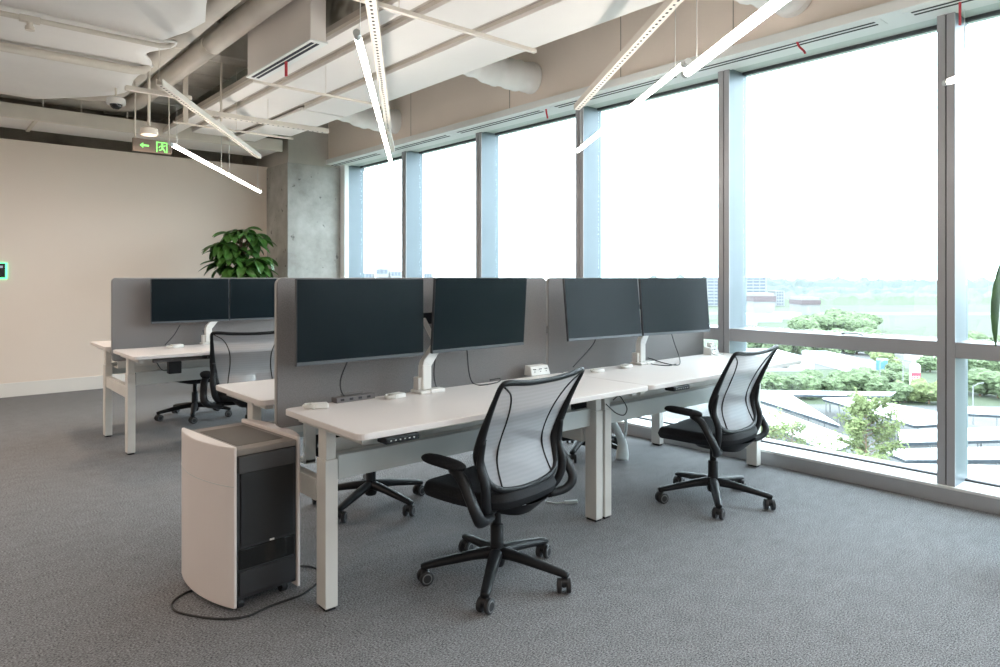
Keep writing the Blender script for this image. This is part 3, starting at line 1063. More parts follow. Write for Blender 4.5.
def cable_bundle(px, py, label, rz=0, s=1.0, coil=True):
    s *= .9
    p = G(px, py, DT)
    o = thing('charger_bundle', label, 'charger', (p.x, p.y, DT), R(rz), 'white charger bundles on the desks')
    MB().prism(rrect(-.032 * s, .032 * s, -.03 * s, .03 * s, .008, 4), .001, .024 * s).build('charger_block', M['whiteplastic'], o, bevel=.004)
    pts = []
    for k in range(30):
        a = k * .75
        pts.append(((.045 + .004 * math.sin(k)) * math.cos(a) * s - .035 * s, .026 * math.sin(a) * s + .002 * k / 30, .004 + .0005 * k))
    MB().sweep(smooth_pts(pts, 3), .0034, 6).build('coiled_cable', M['whitecable'], o, smooth=True)
    MB().box(-.045 * s, -.03 * s, -.03 * s, .03 * s, .001, .024 * s).build('cable_band', M['whitecable'], o, bevel=.003)
    return o

cable_bundle(321, 408, 'greenish white charger bundle at the left end of the front desk', -20)
cable_bundle(398, 397.5, 'white charger bundle left of the front monitor arm', 10)
cable_bundle(599, 372, 'white charger bundle on the left of the window-side desk', 0, .9)
cable_bundle(627, 367.5, 'white charger bundle beside the window-side monitor arm', 15)
p = G(176, 348, DT)
cable_bundle(178, 347.5, 'white charger bundle on the rear bench desk', 5, 1.2)

# dark bar at the desk edge
p = G(360, 402, DT)
o = thing('cable_outlet_bar', 'dark grey outlet bar lying at the screen edge of the front desk', 'power strip', (p.x, 2.79, DT), R(2))
MB().box(-.10, .10, -.028, .02, 0, .024).box(-.055, .055, .005, .02, .024, .034).build('bar_body', M['darkgrey'], o, bevel=.003)
for k in range(4):
    MB().box(-.08 + k * .045, -.062 + k * .045, -.0292, -.0282, .008, .018).build('socket', M['black'], o)


def socket_box(px, py, label, n=3, rz=0, extra=False):
    p = G(px, py, DT)
    o = thing('desk_socket', label, 'power socket', (p.x, p.y, DT), R(rz), 'white desk power sockets')
    T = Matrix.Identity(4)
    m = MB().add([(-.075, -.035, 0), (.075, -.035, 0), (.075, .03, 0), (-.075, .03, 0), (-.07, -.018, .052), (.07, -.018, .052), (.07, .028, .056), (-.07, .028, .056)],
                 [(0, 3, 2, 1), (4, 5, 6, 7), (0, 1, 5, 4), (2, 3, 7, 6), (0, 4, 7, 3), (1, 2, 6, 5)])
    m.build('socket_housing', M['whiteplastic'], o, bevel=.004)
    m = MB()
    for k in range(n):
        x = -.045 + k * .045
        for (dx, dz) in ((-.006, .006), (.006, .006), (0, -.008)):
            m.box(x + dx - .002, x + dx + .002, -.032, -.024, .027 + dz, .031 + dz)
    m.build('socket_holes', M['black'], o)
    if extra:
        MB().box(-.03, .02, -.02, .02, .054, .085).box(.02, .06, -.01, .02, .055, .075).build('plug', M['whiteplastic'], o, bevel=.006)
        MB().sweep(smooth_pts([(-.03, -.01, .07), (-.07, -.03, .06), (-.09, -.04, .02), (-.07, -.07, .004), (.02, -.08, .004)], 6), .0045, 8).build('plug_cable', M['whitecable'], o, smooth=True)
    return o

socket_box(537, 374.5, 'white three-outlet socket box at the joint of the front screens')
socket_box(711, 354, 'white socket box with plugs at the window end of the desk', 2, 10, True)

# ------------------------------------------------------------------ office chairs
def make_chair(label):
    o = thing('office_chair', label, 'chair', (0, 0, 0), 0, 'black mesh office chairs')
    # base
    MB().lathe([(.012, .055), (.030, .06), (.036, .075), (.038, .125), (.030, .135), (.0, .136)], 24).build('base_hub', M['plastic'], o, smooth='auto')
    for k in range(5):
        a = R(68 + 72 * k)
        d_ = Vector((math.cos(a), math.sin(a), 0))
        n_ = Vector((-d_.y, d_.x, 0))
        pts = [d_ * .02 + Vector((0, 0, .118)), d_ * .10 + Vector((0, 0, .112)), d_ * .20 + Vector((0, 0, .097)), d_ * .305 + Vector((0, 0, .080)), d_ * .332 + Vector((0, 0, .074))]
        lg = MB().sweep(smooth_pts(pts, 4), [(.032 - .014 * i / 16, .026 - .014 * i / 16) for i in range(17)], 10, up=(0, 0, 1)).build('base_leg', M['plastic'], o, smooth=True)
        c = d_ * .314
        q = R(25 + 40 * ((k * 2) % 3))
        w = (d_ * math.cos(q) + n_ * math.sin(q)).normalized()     # axle direction
        m = MB()
        for s in (-1, 1):
            m.sweep([c + w * (.010 * s) + Vector((0, 0, .031)), c + w * (.013 * s) + Vector((0, 0, .031)), c + w * (.026 * s) + Vector((0, 0, .031)), c + w * (.029 * s) + Vector((0, 0, .031))], [.027, .0305, .0305, .026], 24, 0)
            m.sweep([c + w * (.0282 * s) + Vector((0, 0, .031)), c + w * (.0300 * s) + Vector((0, 0, .031))], [.0225, .0215], 20, 1)
            m.sweep([c + w * (.0290 * s) + Vector((0, 0, .031)), c + w * (.0306 * s) + Vector((0, 0, .031))], [.0185, .0165], 20, 0)
        m.cyl(c + Vector((0, 0, .025)), c + Vector((0, 0, .078)), .010, 12, 0)
        m.sweep([c - w * .012 + Vector((0, 0, .045)), c + w * .012 + Vector((0, 0, .045))], [.019, .019], 14, 0)
        m.build('castor', [M['wheel'], M['wheelring']], lg, smooth='auto')
    MB().lathe([(.029, .12), (.029, .235), (.026, .24), (.019, .242), (.019, .36), (.0, .361)], 20).build('gas_lift', M['plastic'], o, smooth='auto')
    # tilt housing below the seat
    m = MB().grid(lambda u, v: (
        (.085 + .07 * v) * math.copysign(abs(math.cos(2 * math.pi * u)) ** .7, math.cos(2 * math.pi * u)),
        -.03 + (.12 + .06 * v) * math.copysign(abs(math.sin(2 * math.pi * u)) ** .7, math.sin(2 * math.pi * u)) * (1.15 if math.sin(2 * math.pi * u) < 0 else 1),
        .325 + .065 * v), 28, 5, 0, True)
    m.build('tilt_housing', M['plastic'], o, smooth=True)
    # seat
    def seat(sgn):
        def fn(u, v):
            a = 2 * math.pi * u
            r = v ** .6
            cx, sy = math.cos(a), math.sin(a)
            ex = .52
            x = .262 * math.copysign(abs(cx) ** ex, cx) * r
            y = .250 * math.copysign(abs(sy) ** ex, sy) * r
            if y < 0:
                x *= 1 - .12 * (-y / .235)
            z = .402 + .012 * (x / .25) ** 2
            if y > .10:
                z -= .018 * ((y - .10) / .135) ** 2
            if y < -.1:
                z += .012 * ((-y - .1) / .135) ** 2
            edge = max(0, (r - .90) / .10)
            th = .030 * math.sqrt(max(0, 1 - edge ** 2.4))
            return (x, y + .03, z + sgn * th + (.006 if sgn > 0 else -.004) * (1 - edge))
        return fn
    m = MB().grid(seat(1), 44, 16, 0, True).grid(seat(-1), 44, 16, 0, True)
    m.build('seat', M['softblack'], o, smooth=True)
    # under-seat shell
    def shell(u, v):
        a = 2 * math.pi * u
        cx, sy = math.cos(a), math.sin(a)
        r = .45 + .5 * v
        x = .235 * math.copysign(abs(cx) ** .7, cx) * r
        y = .215 * math.copysign(abs(sy) ** .7, sy) * r
        return (x, y + .01, .345 + .055 * v ** .8)
    MB().grid(shell, 40, 8, 0, True).build('seat_pan', M['plastic'], o, smooth=True)
    # back frame: one closed loop
    def ybk(z):
        if z > .60:
            return -.145 - .145 * ((z - .60) / .31) ** 1.25
        return -.145 - .045 * ((.60 - z) / .15) ** 1.6
    half = [(.0, .900, .012), (.14, .904, .013), (.250, .914, .013), (.280, .902, .012), (.280, .85, .012), (.276, .78, .015), (.272, .69, .021), (.262, .61, .025), (.246, .54, .019), (.222, .490, .015), (.17, .462, .014), (.08, .451, .013), (.0, .449, .013)]
    loop = [(x, z, r) for (x, z, r) in half] + [(-x, z, r) for (x, z, r) in half[-2:0:-1]]
    pts = [Vector((x, ybk(z) + (.020 * (abs(x) / .25) ** 2), z)) for (x, z, r) in loop]
    sp = smooth_pts(pts, 5, True)
    rr = []
    n = len(loop)
    for i in range(n):
        for k in range(5):
            t = k / 5
            r_ = loop[i][2] * (1 - t) + loop[(i + 1) % n][2] * t
            rr.append((r_, r_ * .8))
    MB().sweep(sp, rr, 10, closed=True, up=(0, 1, .3)).build('back_frame', M['plastic'], o, smooth=True)
    # mesh inside the loop
    def half_w(z):
        for i in range(2, len(half) - 1):
            (xa, za, _), (xb, zb, _) = half[i], half[i + 1]
            if zb <= z <= za:
                t = (za - z) / max(1e-6, za - zb)
                return xa + (xb - xa) * t
        return .0
    def mesh(u, v):
        z = .455 + (.902 - .455) * v
        hw = half_w(z) if z > .468 else .18
        if v == 0:
            hw = .15
        x = (2 * u - 1) * hw
        return (x, ybk(z) + .020 * (x / .25) ** 2 + .012 * math.sin(math.pi * v), z)
    MB().grid(mesh, 17, 26).build('back_mesh', M['mesh'], o, smooth=True)
    # dark seams in the mesh
    for s in (-1, 1):
        pts = []
        for (x, z) in ((.266, .900), (.205, .86), (.168, .80), (.150, .73), (.148, .64), (.158, .56), (.168, .468)):
            pts.append((s * x, ybk(z) + .020 * (x / .25) ** 2 + .012 * math.sin(math.pi * (z - .455) / .447) - .001, z))
        MB().sweep(smooth_pts(pts, 5), .0038, 6).build('mesh_seam', M['plastic'], o, smooth=True)
    # back carriers, from the loop down under the seat
    for s in (-1, 1):
        pts = [(s * .265, ybk(.68) + .012, .68), (s * .270, ybk(.58) + .005, .58), (s * .266, -.165, .50), (s * .250, -.155, .42), (s * .20, -.12, .365), (s * .10, -.07, .35)]
        MB().sweep(smooth_pts(pts, 5), [(.009 + .008 * min(1, i / 8), .012 + .011 * min(1, i / 8)) for i in range(26)], 12, up=(s, 0, 0)).build('back_carrier', M['plastic'], o, smooth=True)
    # armrests
    for s in (-1, 1):
        arm = MB()
        pts = [(s * .20, -.13, .352), (s * .285, -.165, .36), (s * .328, -.178, .40), (s * .334, -.148, .46), (s * .328, -.10, .525), (s * .316, -.04, .556)]
        arm.sweep(smooth_pts(pts, 5), [(.019, .026)] * 26, 12, up=(1, 0, 0))
        ao = arm.build('armrest', M['plastic'], o, smooth=True)
        def pad(u, v, s=s):
            a = 2 * math.pi * u
            t = v
            y = -.095 + .235 * t
            w = .042 * (max(.0, 1 - abs(2 * t - 1) ** 3.2)) ** .5 * (1 + .12 * t)
            h = .019 * (max(.0, 1 - abs(2 * t - 1) ** 4)) ** .5
            return (s * .310 + w * math.cos(a), y, .565 + .012 * t + h * math.sin(a))
        MB().grid(pad, 16, 20, 0, True).build('arm_pad', M['softblack'], ao, smooth=True)
    return o

F_ANG = lambda deg: R(deg - 90)
ch = make_chair('black mesh office chair in front, before the nearest desk')
def place(c, x, y, deg):
    c.location = (x, y, 0)
    c.rotation_euler = (0, 0, F_ANG(deg))
place(ch, 1.965, 2.285, 99)
for (x, y, deg, lab) in ((3.615, 2.24, 95, 'black mesh office chair beside the windows'),
                         (2.05, 3.51, 303, 'black office chair under the front bench, mostly hidden behind desk and screen'),
                         (3.88, 3.50, 301, 'black office chair behind the desk joint, only castors showing between the legs'),
                         (2.055, 5.40, 74, 'black mesh office chair turned away at the rear bench'),
                         (2.08, 6.82, 272, 'black office chair beyond the rear bench, seen under its desk')):
    place(copy_tree(ch, label=lab), x, y, deg)

# ------------------------------------------------------------------ air purifier
o = thing('air_purifier', 'white and black floor air purifier beside the front desk end', 'air purifier', (0.985, 2.71, 0), R(5))
# local: x to the right (grille width), y depth; origin at the near left bottom corner
def side_panel(sgn, x, nm):
    m = MB()
    L, B, T0 = .52, .048, .012
    pl = []
    n = 14
    for k in range(n + 1):
        t = k / n
        pl.append((x + sgn * (T0 + B * (4 * t * (1 - t)) ** .9), L * t))
    inner = [(x, L), (x, 0)]
    poly = pl + inner
    if sgn < 0:
        poly = poly[::-1]
    area = sum(poly[i][0] * poly[(i + 1) % len(poly)][1] - poly[(i + 1) % len(poly)][0] * poly[i][1] for i in range(len(poly)))
    if area < 0:
        poly = poly[::-1]
    m.prism(poly, .022, .655)
    p_ = m.build(nm, M['purifier'], o, bevel=.004)
    s_ = MB().sweep([(q[0] + sgn * .0004, q[1], .50 - .0 * q[1]) for q in pl[0:n + 1]], .0012, 6).build('panel_seam', M['tray'], p_)
side_panel(-1, .0, 'side_panel')
side_panel(1, .262, 'side_panel')
MB().box(.0, .262, .012, .508, .045, .615).build('body', M['purifierdark'], o, bevel=.004)
MB().box(.0, .262, .010, .51, .615, .640).build('top_frame', M['purifiertop'], o, bevel=.004)
m = MB().box(.035, .235, .075, .44, .6385, .6415)
m.build('top_grille', M['purifierinset'], o)
MB().box(.018, .244, .005, .013, .255, .545).build('front_grille', M['grille'], o, bevel=.002)
MB().box(.008, .254, .003, .013, .545, .612).build('front_strip', mat('charcoal_strip', (.06, .06, .062), .5, var=(8, .05)), o, bevel=.003)
m = MB().box(.012, .250, .004, .013, .165, .245)
m.build('gloss_panel', M['gloss'], o, bevel=.003)
MB().box(.012, .250, .003, .013, .062, .155).build('lower_drawer', M['purifierdark'], o, bevel=.003)
MB().box(.14, .158, .002, .006, .250, .257).build('latch', M['whiteplastic'], o)
for (x, y) in ((.03, .05), (.225, .06), (.03, .46), (.225, .46)):
    m = MB().cyl((x - .012, y, .022), (x + .012, y, .022), .022, 16).cyl((x, y, .02), (x, y, .05), .008, 8)
    m.build('castor', M['wheel'], o, smooth='auto')
pts = [G(x, y, .005) for (x, y) in ((300, 566), (312, 567), (320, 572), (318, 582), (303, 594), (289, 599.4), (270.8, 605.7), (245.6, 616.5), (215, 618.6), (181, 613), (172, 607), (174, 600.5), (185, 593), (200, 588.5))]
tag(MB().sweep(smooth_pts(pts, 8), .0045, 8).build('floor_cable', M['cable'], smooth=True), 'black power cord looping on the carpet around the air purifier', 'cable')

# pale draped cable sleeve below the desk joint
def sleeve():
    o = thing('cable_sleeve', 'pale grey cable sleeve twisting down below the desk joint', 'cable sleeve', (0, 0, 0))
    c = [P(610, 396, 3.15), P(609, 415, 3.15), P(617, 430, 3.15), P(622, 442, 3.15), P(622.5, 452, 3.14), P(622, 458, 3.13)]
    c[-1].z = .02
    c2 = [P(612, 405, 3.13), P(624, 416, 3.12), P(626, 426, 3.12), P(624, 438, 3.14)]
    MB().sweep(smooth_pts(c, 6), [(.045 - .018 * math.sin(math.pi * min(1, i / 24)), .02) for i in range(31)], 12, up=-VD).build('sleeve_body', M['tray'], o, smooth=True)
    MB().sweep(smooth_pts(c2, 6), [(.012, .012)] * 19, 10, up=-VD).build('sleeve_strap', M['tray'], o, smooth=True)
sleeve()
q = G(571, 502, .01)
o = thing('plug_end', 'small grey plug lying on the carpet behind the front chair', 'plug', (q.x, q.y, 0), R(-30))
MB().box(-.04, .04, -.008, .008, .002, .02).build('plug_body', M['tray'], o, bevel=.003)
MB().sweep(smooth_pts([(-.04, 0, .01), (-.09, .01, .006), (-.14, .05, .006)], 5), .004, 6).build('plug_cord', M['tray'], o, smooth=True)

# ------------------------------------------------------------------ plants
def leaf_into(m, base, direc, length, width, droop=.4, roll=0.0):
    d_ = Vector(direc).normalized()
    side = d_.cross(Vector((0, 0, 1)))
    if side.length < .05:
        side = Vector((1, 0, 0))
    side.normalize()
    side = Quaternion(d_, roll) @ side
    rows = []
    n = 6
    cur = Vector(base)
    dd = d_.copy()
    vs, fs = [], []
    for i in range(n + 1):
        t = i / n
        w = width * .5 * math.sin(math.pi * (t * .94 + .03)) ** .8
        nrm = side.cross(dd)
        vs += [cur - side * w + nrm * w * .35, cur, cur + side * w + nrm * w * .35]
        dd = (dd + Vector((0, 0, -droop / n))).normalized()
        cur = cur + dd * (length / n)
    for i in range(n):
        a = i * 3
        fs += [(a, a + 1, a + 4, a + 3), (a + 1, a + 2, a + 5, a + 4)]
    m.add(vs, fs)


def money_tree(loc, z0, z1, rad, label, seed, extra=None, nclu=44, ll=.25):
    rnd = random.Random(seed)
    o = thing('potted_money_tree', label, 'potted plant', loc)
    MB().lathe([(.14, .0), (.16, .02), (.19, .36), (.195, .40), (.18, .40), (.17, .37), (.0, .37)], 32).build('planter', M['pot'], o, smooth='auto')
    MB().lathe([(.0, .362), (.16, .365), (.172, .372), (.0, .374)], 24).build('soil', M['soil'], o)
    m = MB()
    for k in range(3):
        pts = [Vector((.03 * math.cos(k * 2.1 + t * 5), .03 * math.sin(k * 2.1 + t * 5), .37 + (z0 - .32) * t)) for t in [i / 12 for i in range(13)]]
        m.sweep(pts, .017, 8)
    zc = (z0 + z1) / 2
    clusters = []
    for i in range(nclu):
        a = rnd.uniform(0, 2 * math.pi)
        t = rnd.uniform(0, 1)
        r_ = rad * math.sqrt(rnd.uniform(.05, 1)) * (1 - .55 * abs(t - .35) ** 1.2) * .72
        c = Vector((r_ * math.cos(a), r_ * math.sin(a), z0 + (z1 - z0 - .08) * t))
        clusters.append((c, a))
        m.sweep(smooth_pts([(0, 0, z0 - .02 + .4 * (c.z - z0)), (c.x * .5, c.y * .5, c.z - .06), c], 4), .0055, 6)
    m.build('stem', M['trunk'], o, smooth=True)
    lf = MB()
    for (c, a) in clusters:
        for k in range(6):
            b_ = a + (k - 2.5) * .75 + rnd.uniform(-.2, .2)
            d_ = Vector((math.cos(b_), math.sin(b_), rnd.uniform(-.35, .35)))
            leaf_into(lf, c, d_, ll * rnd.uniform(.75, 1.15), .092 * rnd.uniform(.8, 1.2), rnd.uniform(.5, 1.5), rnd.uniform(-.4, .4))
    if extra:
        for e in extra:
            leaf_into(lf, *e)
    lf.build('foliage', M['leaf'], o, smooth=True)
    return o

money_tree((3.02, 8.2, 0), 1.22, 1.98, .37, 'leafy green potted tree behind the rear bench, by the concrete column', 3)
pp = Vector((3.86, .62, 0))
tipdir = Vector((-.25, .12, -1))
tip0 = (VD * 2.9 + VR * 2.125); tip0.z = 1.40
lp = tip0 - pp
money_tree(pp, 1.45, 1.9, .20, 'potted tree at the right edge, one drooping leaf in view', 9,
           [(Vector((lp.x, lp.y, 1.40)), Vector((-.08, .04, -1)), .37, .085, .05, .5)], nclu=10, ll=.16)

# ------------------------------------------------------------------ the world outside, 22 m below
GZ = -22.0
def gp(px, py, z=GZ):
    return G(px, py, z)

M['grass'] = mat('meadow_grass', (0.050, 0.066, 0.036), 0.95, var=(.02, .25, 6))
M['road'] = mat('pale_road', (0.10, 0.098, 0.095), 0.9, var=(.1, .1))
M['asphalt'] = mat('car_park_asphalt', (0.10, 0.10, 0.10), 0.9, var=(.2, .15))
M['canopy'] = mat('white_canopy_roof', (0.72, 0.73, 0.74), 0.5, var=(.3, .03))
M['canopyedge'] = mat('grey_canopy_fascia', (0.03, 0.04, 0.05), 0.6, var=(.6, .15))
M['tree'] = mat('tree_foliage', (0.115, 0.155, 0.078), 0.9, var=(.5, .45, 8), bump=(1.2, 1.0, .8))
M['tree2'] = mat('yellowish_tree_foliage', (0.15, 0.185, 0.075), 0.9, var=(.6, .4, 8), bump=(1.2, 1.0, .8))
M['wood'] = mat('mid_distance_wood', (0.07, 0.10, 0.055), 0.95, var=(.05, .2, 6))
M['farhill'] = mat('far_wooded_hill', (0.055, 0.072, 0.066), 0.95, var=(.01, .12, 6))
M['bwhite'] = mat('white_building_wall', (0.22, 0.22, 0.22), 0.7, var=(.2, .04))
M['bglass'] = mat('blue_grey_glazing', (0.07, 0.09, 0.12), 0.4, var=(.4, .1))
M['broof'] = mat('mauve_roof', (0.11, 0.08, 0.085), 0.7, var=(.4, .08))
M['poster'] = mat('red_sign_face', (0.5, 0.05, 0.08), 0.5, var=(2, .05))
M['truckblue'] = mat('blue_truck', (0.08, 0.2, 0.42), 0.5, var=(2, .05))

dirv = lambda px: (VD + VR * ((px - 500) / F_PX))
struct(MB().box(5.5, 2600, -2200, 3200, GZ - .5, GZ).build('ground', M['grass']))


def ground_patch(name, pix, mt, lift):
    poly = [gp(x, y)[:2] for (x, y) in pix]
    area = sum(poly[i][0] * poly[(i + 1) % len(poly)][1] - poly[(i + 1) % len(poly)][0] * poly[i][1] for i in range(len(poly)))
    if area < 0:
        poly = poly[::-1]
    return struct(MB().prism(poly, GZ, GZ + lift).build(name, mt))
ground_patch('car_park', [(560, 402), (1160, 408), (1900, 900), (-200, 900)], M['asphalt'], .04)
ground_patch('road', [(560, 350), (845, 349), (850, 330), (846, 318), (853, 318), (862, 330), (880, 349), (1200, 352), (1200, 366), (560, 372)], M['road'], .05)
ground_patch('far_road', [(560, 312), (1200, 313), (1200, 315.5), (560, 314.5)], M['road'], .05)


def canopy(pix, label, z=-18.3, group='white car park canopies', posts=True):
    q = [G(x, y, z) for (x, y) in pix]
    cx = sum((p for p in q), Vector()) / len(q)
    cx.z = 0
    o = thing('car_park_canopy', label, 'canopy', (cx.x, cx.y, GZ), 0, group)
    poly = [(p.x - cx.x, p.y - cx.y) for p in q]
    area = sum(poly[i][0] * poly[(i + 1) % len(poly)][1] - poly[(i + 1) % len(poly)][0] * poly[i][1] for i in range(len(poly)))
    if area < 0:
        poly = poly[::-1]
    h = z - GZ
    MB().prism(poly, h - .12, h).build('canopy_roof', M['canopy'], o)
    inn = [(x * .985, y * .985) for (x, y) in poly]
    MB().prism(inn, h - .5, h - .12).build('canopy_fascia', M['canopyedge'], o)
    if posts:
        n = len(poly)
        for i in range(n):
            a, b_ = Vector(poly[i]) * .93, Vector(poly[(i + 1) % n]) * .93
            L = (b_ - a).length
            if L < 12:
                continue
            k = min(8, int(L / 6))
            for j in range(k):
                p_ = a.lerp(b_, (j + .5) / k)
                MB().box(p_.x - .08, p_.x + .08, p_.y - .08, p_.y + .08, 0, h - .5).build('post', M['bwhite'], o)
    return o

canopy([(690, 389), (896, 392), (890, 395.5), (690, 392.5)], 'long narrow white canopy just below the dark tree row')
canopy([(700, 395), (790, 394), (840, 425), (752, 397)], 'white canopy strip left of the tall near tree, slanting down')
canopy([(765, 396), (812, 397), (862, 421), (842, 427)], 'white canopy strip behind the tall near tree') if False else None
canopy([(822, 398), (856, 397), (944, 413), (948, 423), (915, 425)], 'broad white canopy right of the tall near tree')
canopy([(735, 408), (760, 404), (860, 441), (830, 452), (770, 425)], 'white canopy in the lower left of the window')
canopy([(898, 430), (1060, 425), (1100, 436), (900, 442)], 'white canopy row reaching past the mullion, uppermost of the three low rows')
canopy([(880, 449), (1040, 446), (1150, 458), (905, 459)], 'white canopy row reaching past the mullion, middle of the three low rows')
canopy([(820, 462), (1040, 466), (1200, 486), (900, 480)], 'white canopy row nearest the building, lowest in the window')
canopy([(962, 406), (1060, 412), (1080, 418), (968, 413)], 'short white canopy right of the mullion beside the lamp post')


def lumpy(m, c, r, rz, seed, sub=2, amp=.28):
    bm = bmesh.new()
    bmesh.ops.create_icosphere(bm, subdivisions=sub, radius=1)
    vs = []
    for v in bm.verts:
        n_ = noise.noise(v.co * 1.9 + Vector((seed * 3.1, seed * 1.7, seed))) * amp + noise.noise(v.co * 6 + Vector((seed, 0, 0))) * amp * 1.0
        w = v.co * (1 + n_)
        vs.append((c[0] + w.x * r, c[1] + w.y * r, c[2] + w.z * rz))
    m.add(vs, [tuple(v.index for v in f.verts) for f in bm.faces])
    bm.free()


def make_tree(seed, h, r, mt, label, group):
    rnd = random.Random(seed)
    o = thing('broadleaf_tree', label, 'tree', (0, 0, GZ), 0, group)
    m = MB()
    for k in range(9):
        a = rnd.uniform(0, 6.28)
        q = rnd.uniform(.1, .6) * r
        lumpy(m, (q * math.cos(a), q * math.sin(a), h * rnd.uniform(.28, .70)), r * rnd.uniform(.45, .65), h * rnd.uniform(.22, .32), seed + k, 3, .34)
    m.build('crown', mt, o, smooth=False)
    MB().cyl((0, 0, 0), (0, 0, h * .5), .25, 8, 0, .15).build('trunk', M['trunk'], o)
    return o


def put(t, p, s=1.0, rz=0):
    t.location = (p.x, p.y, GZ)
    t.scale = (s, s, s)
    t.rotation_euler = (0, 0, rz)
rnd = random.Random(11)
LA, GA = 'bushy green tree in the belt between the road and the canopies', 'trees between the road and the canopies'
tA = make_tree(1, 6.5, 4.0, M['tree'], LA, GA)
tB = make_tree(2, 6.5, 4.0, M['tree2'], 'yellowish tree right of the white and red sign', 'yellowish trees by the sign')
first = True
for i, (px, py) in enumerate([(735, 395), (752, 397), (768, 394), (784, 396), (800, 398), (815, 396), (829, 397), (843, 396), (857, 397), (871, 398), (886, 400), (900, 403), (812, 388), (838, 388), (862, 388), (884, 387), (902, 390), (962, 392), (980, 396), (998, 398), (1016, 402), (895, 378), (930, 372), (968, 372), (990, 378)]):
    t = tA if first else copy_tree(tA)
    first = False
    put(t, gp(px, py), rnd.uniform(.5, .75) if 880 < px < 955 else rnd.uniform(.6, .9), rnd.uniform(0, 6))
first = True
for (px, py, s) in ((905, 402, .62), (929, 404, .75), (880, 365, .8), (892, 372, .6), (946, 405, .7)):
    t = tB if first else copy_tree(tB)
    first = False
    put(t, gp(px, py), s, rnd.uniform(0, 6))
LC, GC = 'pale distant tree above the transom, in the wooded rise left of the field', 'trees of the wooded rise'
tC = make_tree(5, 9, 6.5, M['tree'], LC, GC)
first = True
for i in range(46):
    px = rnd.uniform(798, 868)
    k = (px - 798) / 70
    py = 333 - 13 * math.sin(k * 3.0) * rnd.uniform(.1, 1) + rnd.uniform(-2, 5)
    t = tC if first else copy_tree(tC)
    first = False
    put(t, gp(px, py), rnd.uniform(.5, .9), rnd.uniform(0, 6))
LD, GD = 'small tree beyond the road just under the transom', 'trees under the transom'
first = True
tD = copy_tree(tA, label=LD)
tD['group'] = GD
for i, px in enumerate(list(range(758, 900, 11)) + list(range(962, 1030, 12))):
    t = tD if first else copy_tree(tD)
    first = False
    put(t, gp(px, 353 + rnd.uniform(-4, 5)), rnd.uniform(.8, 1.25), rnd.uniform(0, 6))

# far belts of wood: nobody could count these trees
def belt(pya, pyb, x0, x1, h, label, mt, seed, nx=160, ny=7):
    def fn(u, v):
        px = x0 + (x1 - x0) * u
        py = pya + (pyb - pya) * v
        p = gp(px, py)
        k = math.sin(math.pi * v) ** .5 if 0 < v < 1 else 0
        e = math.sin(math.pi * min(1, max(0, u))) ** .2 if 0 < u < 1 else 0
        z = GZ - .3 + h * k * e * (.75 + .5 * noise.noise(Vector((u * (x1 - x0) * .09, v * 3, seed))) + .22 * noise.noise(Vector((u * (x1 - x0) * .22, v * 3, seed))))
        return (p.x, p.y, z)
    ob = MB().grid(fn, nx, ny).build('distant_woodland', mt, smooth=False)
    tag(ob, label, 'woodland', kind='stuff')
belt(305, 298, 640, 1250, 11, 'dark green belt of woodland behind the pale field', M['wood'], 1, 400, 9)
belt(296, 293, 300, 1250, 14, 'bluish green woodland farther off below the hills', M['farhill'], 2, 400, 7)
belt(289.6, 288.2, 250, 1300, 27, 'faint line of hills along the horizon', M['farhill'], 3, 260, 7)


def building(px0, px1, py_base, py_top, label, roof=None, floors=0, cols=0, deep=18, mt='bwhite'):
    a, b_ = gp(px0, py_base), gp(px1, py_base)
    c = (a + b_) / 2
    w = (b_ - a).length
    dep = c.dot(VD)
    h = CAM_H + (278 - py_top) * dep / F_PX - GZ
    ang = math.atan2((b_ - a).y, (b_ - a).x)
    o = thing('office_building' if floors else 'hall_building', label, 'building', (c.x, c.y, GZ), ang)
    MB().box(-w / 2, w / 2, 0, deep, 0, h).build('walls', M[mt], o)
    if roof:
        MB().box(-w / 2 - .5, w / 2 + .5, -.5, deep + .5, h * (1 - roof), h + .6).build('roof', M['broof'], o)
        MB().box(-w / 2, w / 2, 1, deep, h + .6, h + 2.2).build('parapet', M['bwhite'], o)
    if floors:
        for f in range(floors):
            MB().box(-w / 2 + .8, w / 2 - .8, -.12, .05, h * (f + .35) / floors, h * (f + .85) / floors).build('window_band', M['bglass'], o)
        m = MB()
        for k in range(cols + 1):
            x = -w / 2 + w * k / cols
            m.box(x - .35, x + .35, -.3, .02, 0, h)
        m.build('pilasters', M['bwhite'], o)
    return o
building(688, 766, 306, 277.5, 'tall pale office block with rows of windows behind the mullion', None, 9, 12)
building(754, 775, 317, 297, 'white hall with a mauve roof band in front of the office block', .22)
building(776, 784, 306, 291, 'small grey glazed tower right of the mauve-roofed hall', None, 5, 3)
building(802, 820, 315, 301, 'white hall with a mauve roof, farther right on its own', .25)
for (a, b_, y0, y1, lab) in ((742, 757, 325, 314, 'low white shed in the left corner of the window'), (758, 782, 322, 315, 'low white shed below the mauve-roofed hall'), (783, 801, 319, 313, 'low white shed beside the wooded rise'),
                             (752, 814, 371, 359, 'big white flat-roofed warehouse under the transom'), (848, 876, 372, 362, 'small white shed beside the blue truck'), (966, 1040, 372, 364, 'white shed right of the mullion')):
    building(a, b_, y0, y1, lab, None, 0, 0, 14 if y0 < 340 else 26, 'canopy')
for (a, b_, y1, lab) in ((362, 372, 273, 'faint far building, leftmost behind the glass'), (376, 388, 268.5, 'tallest faint far building behind the glass'), (391, 401, 271, 'faint far building right of the tallest one'), (424, 432, 273, 'faint far building beside the second mullion')):
    building(a, b_, 300, y1, lab, None, 4, 3)
q = gp(882, 372)
o = thing('truck', 'blue truck parked at the end of the white shed', 'truck', (q.x, q.y, GZ), R(20))
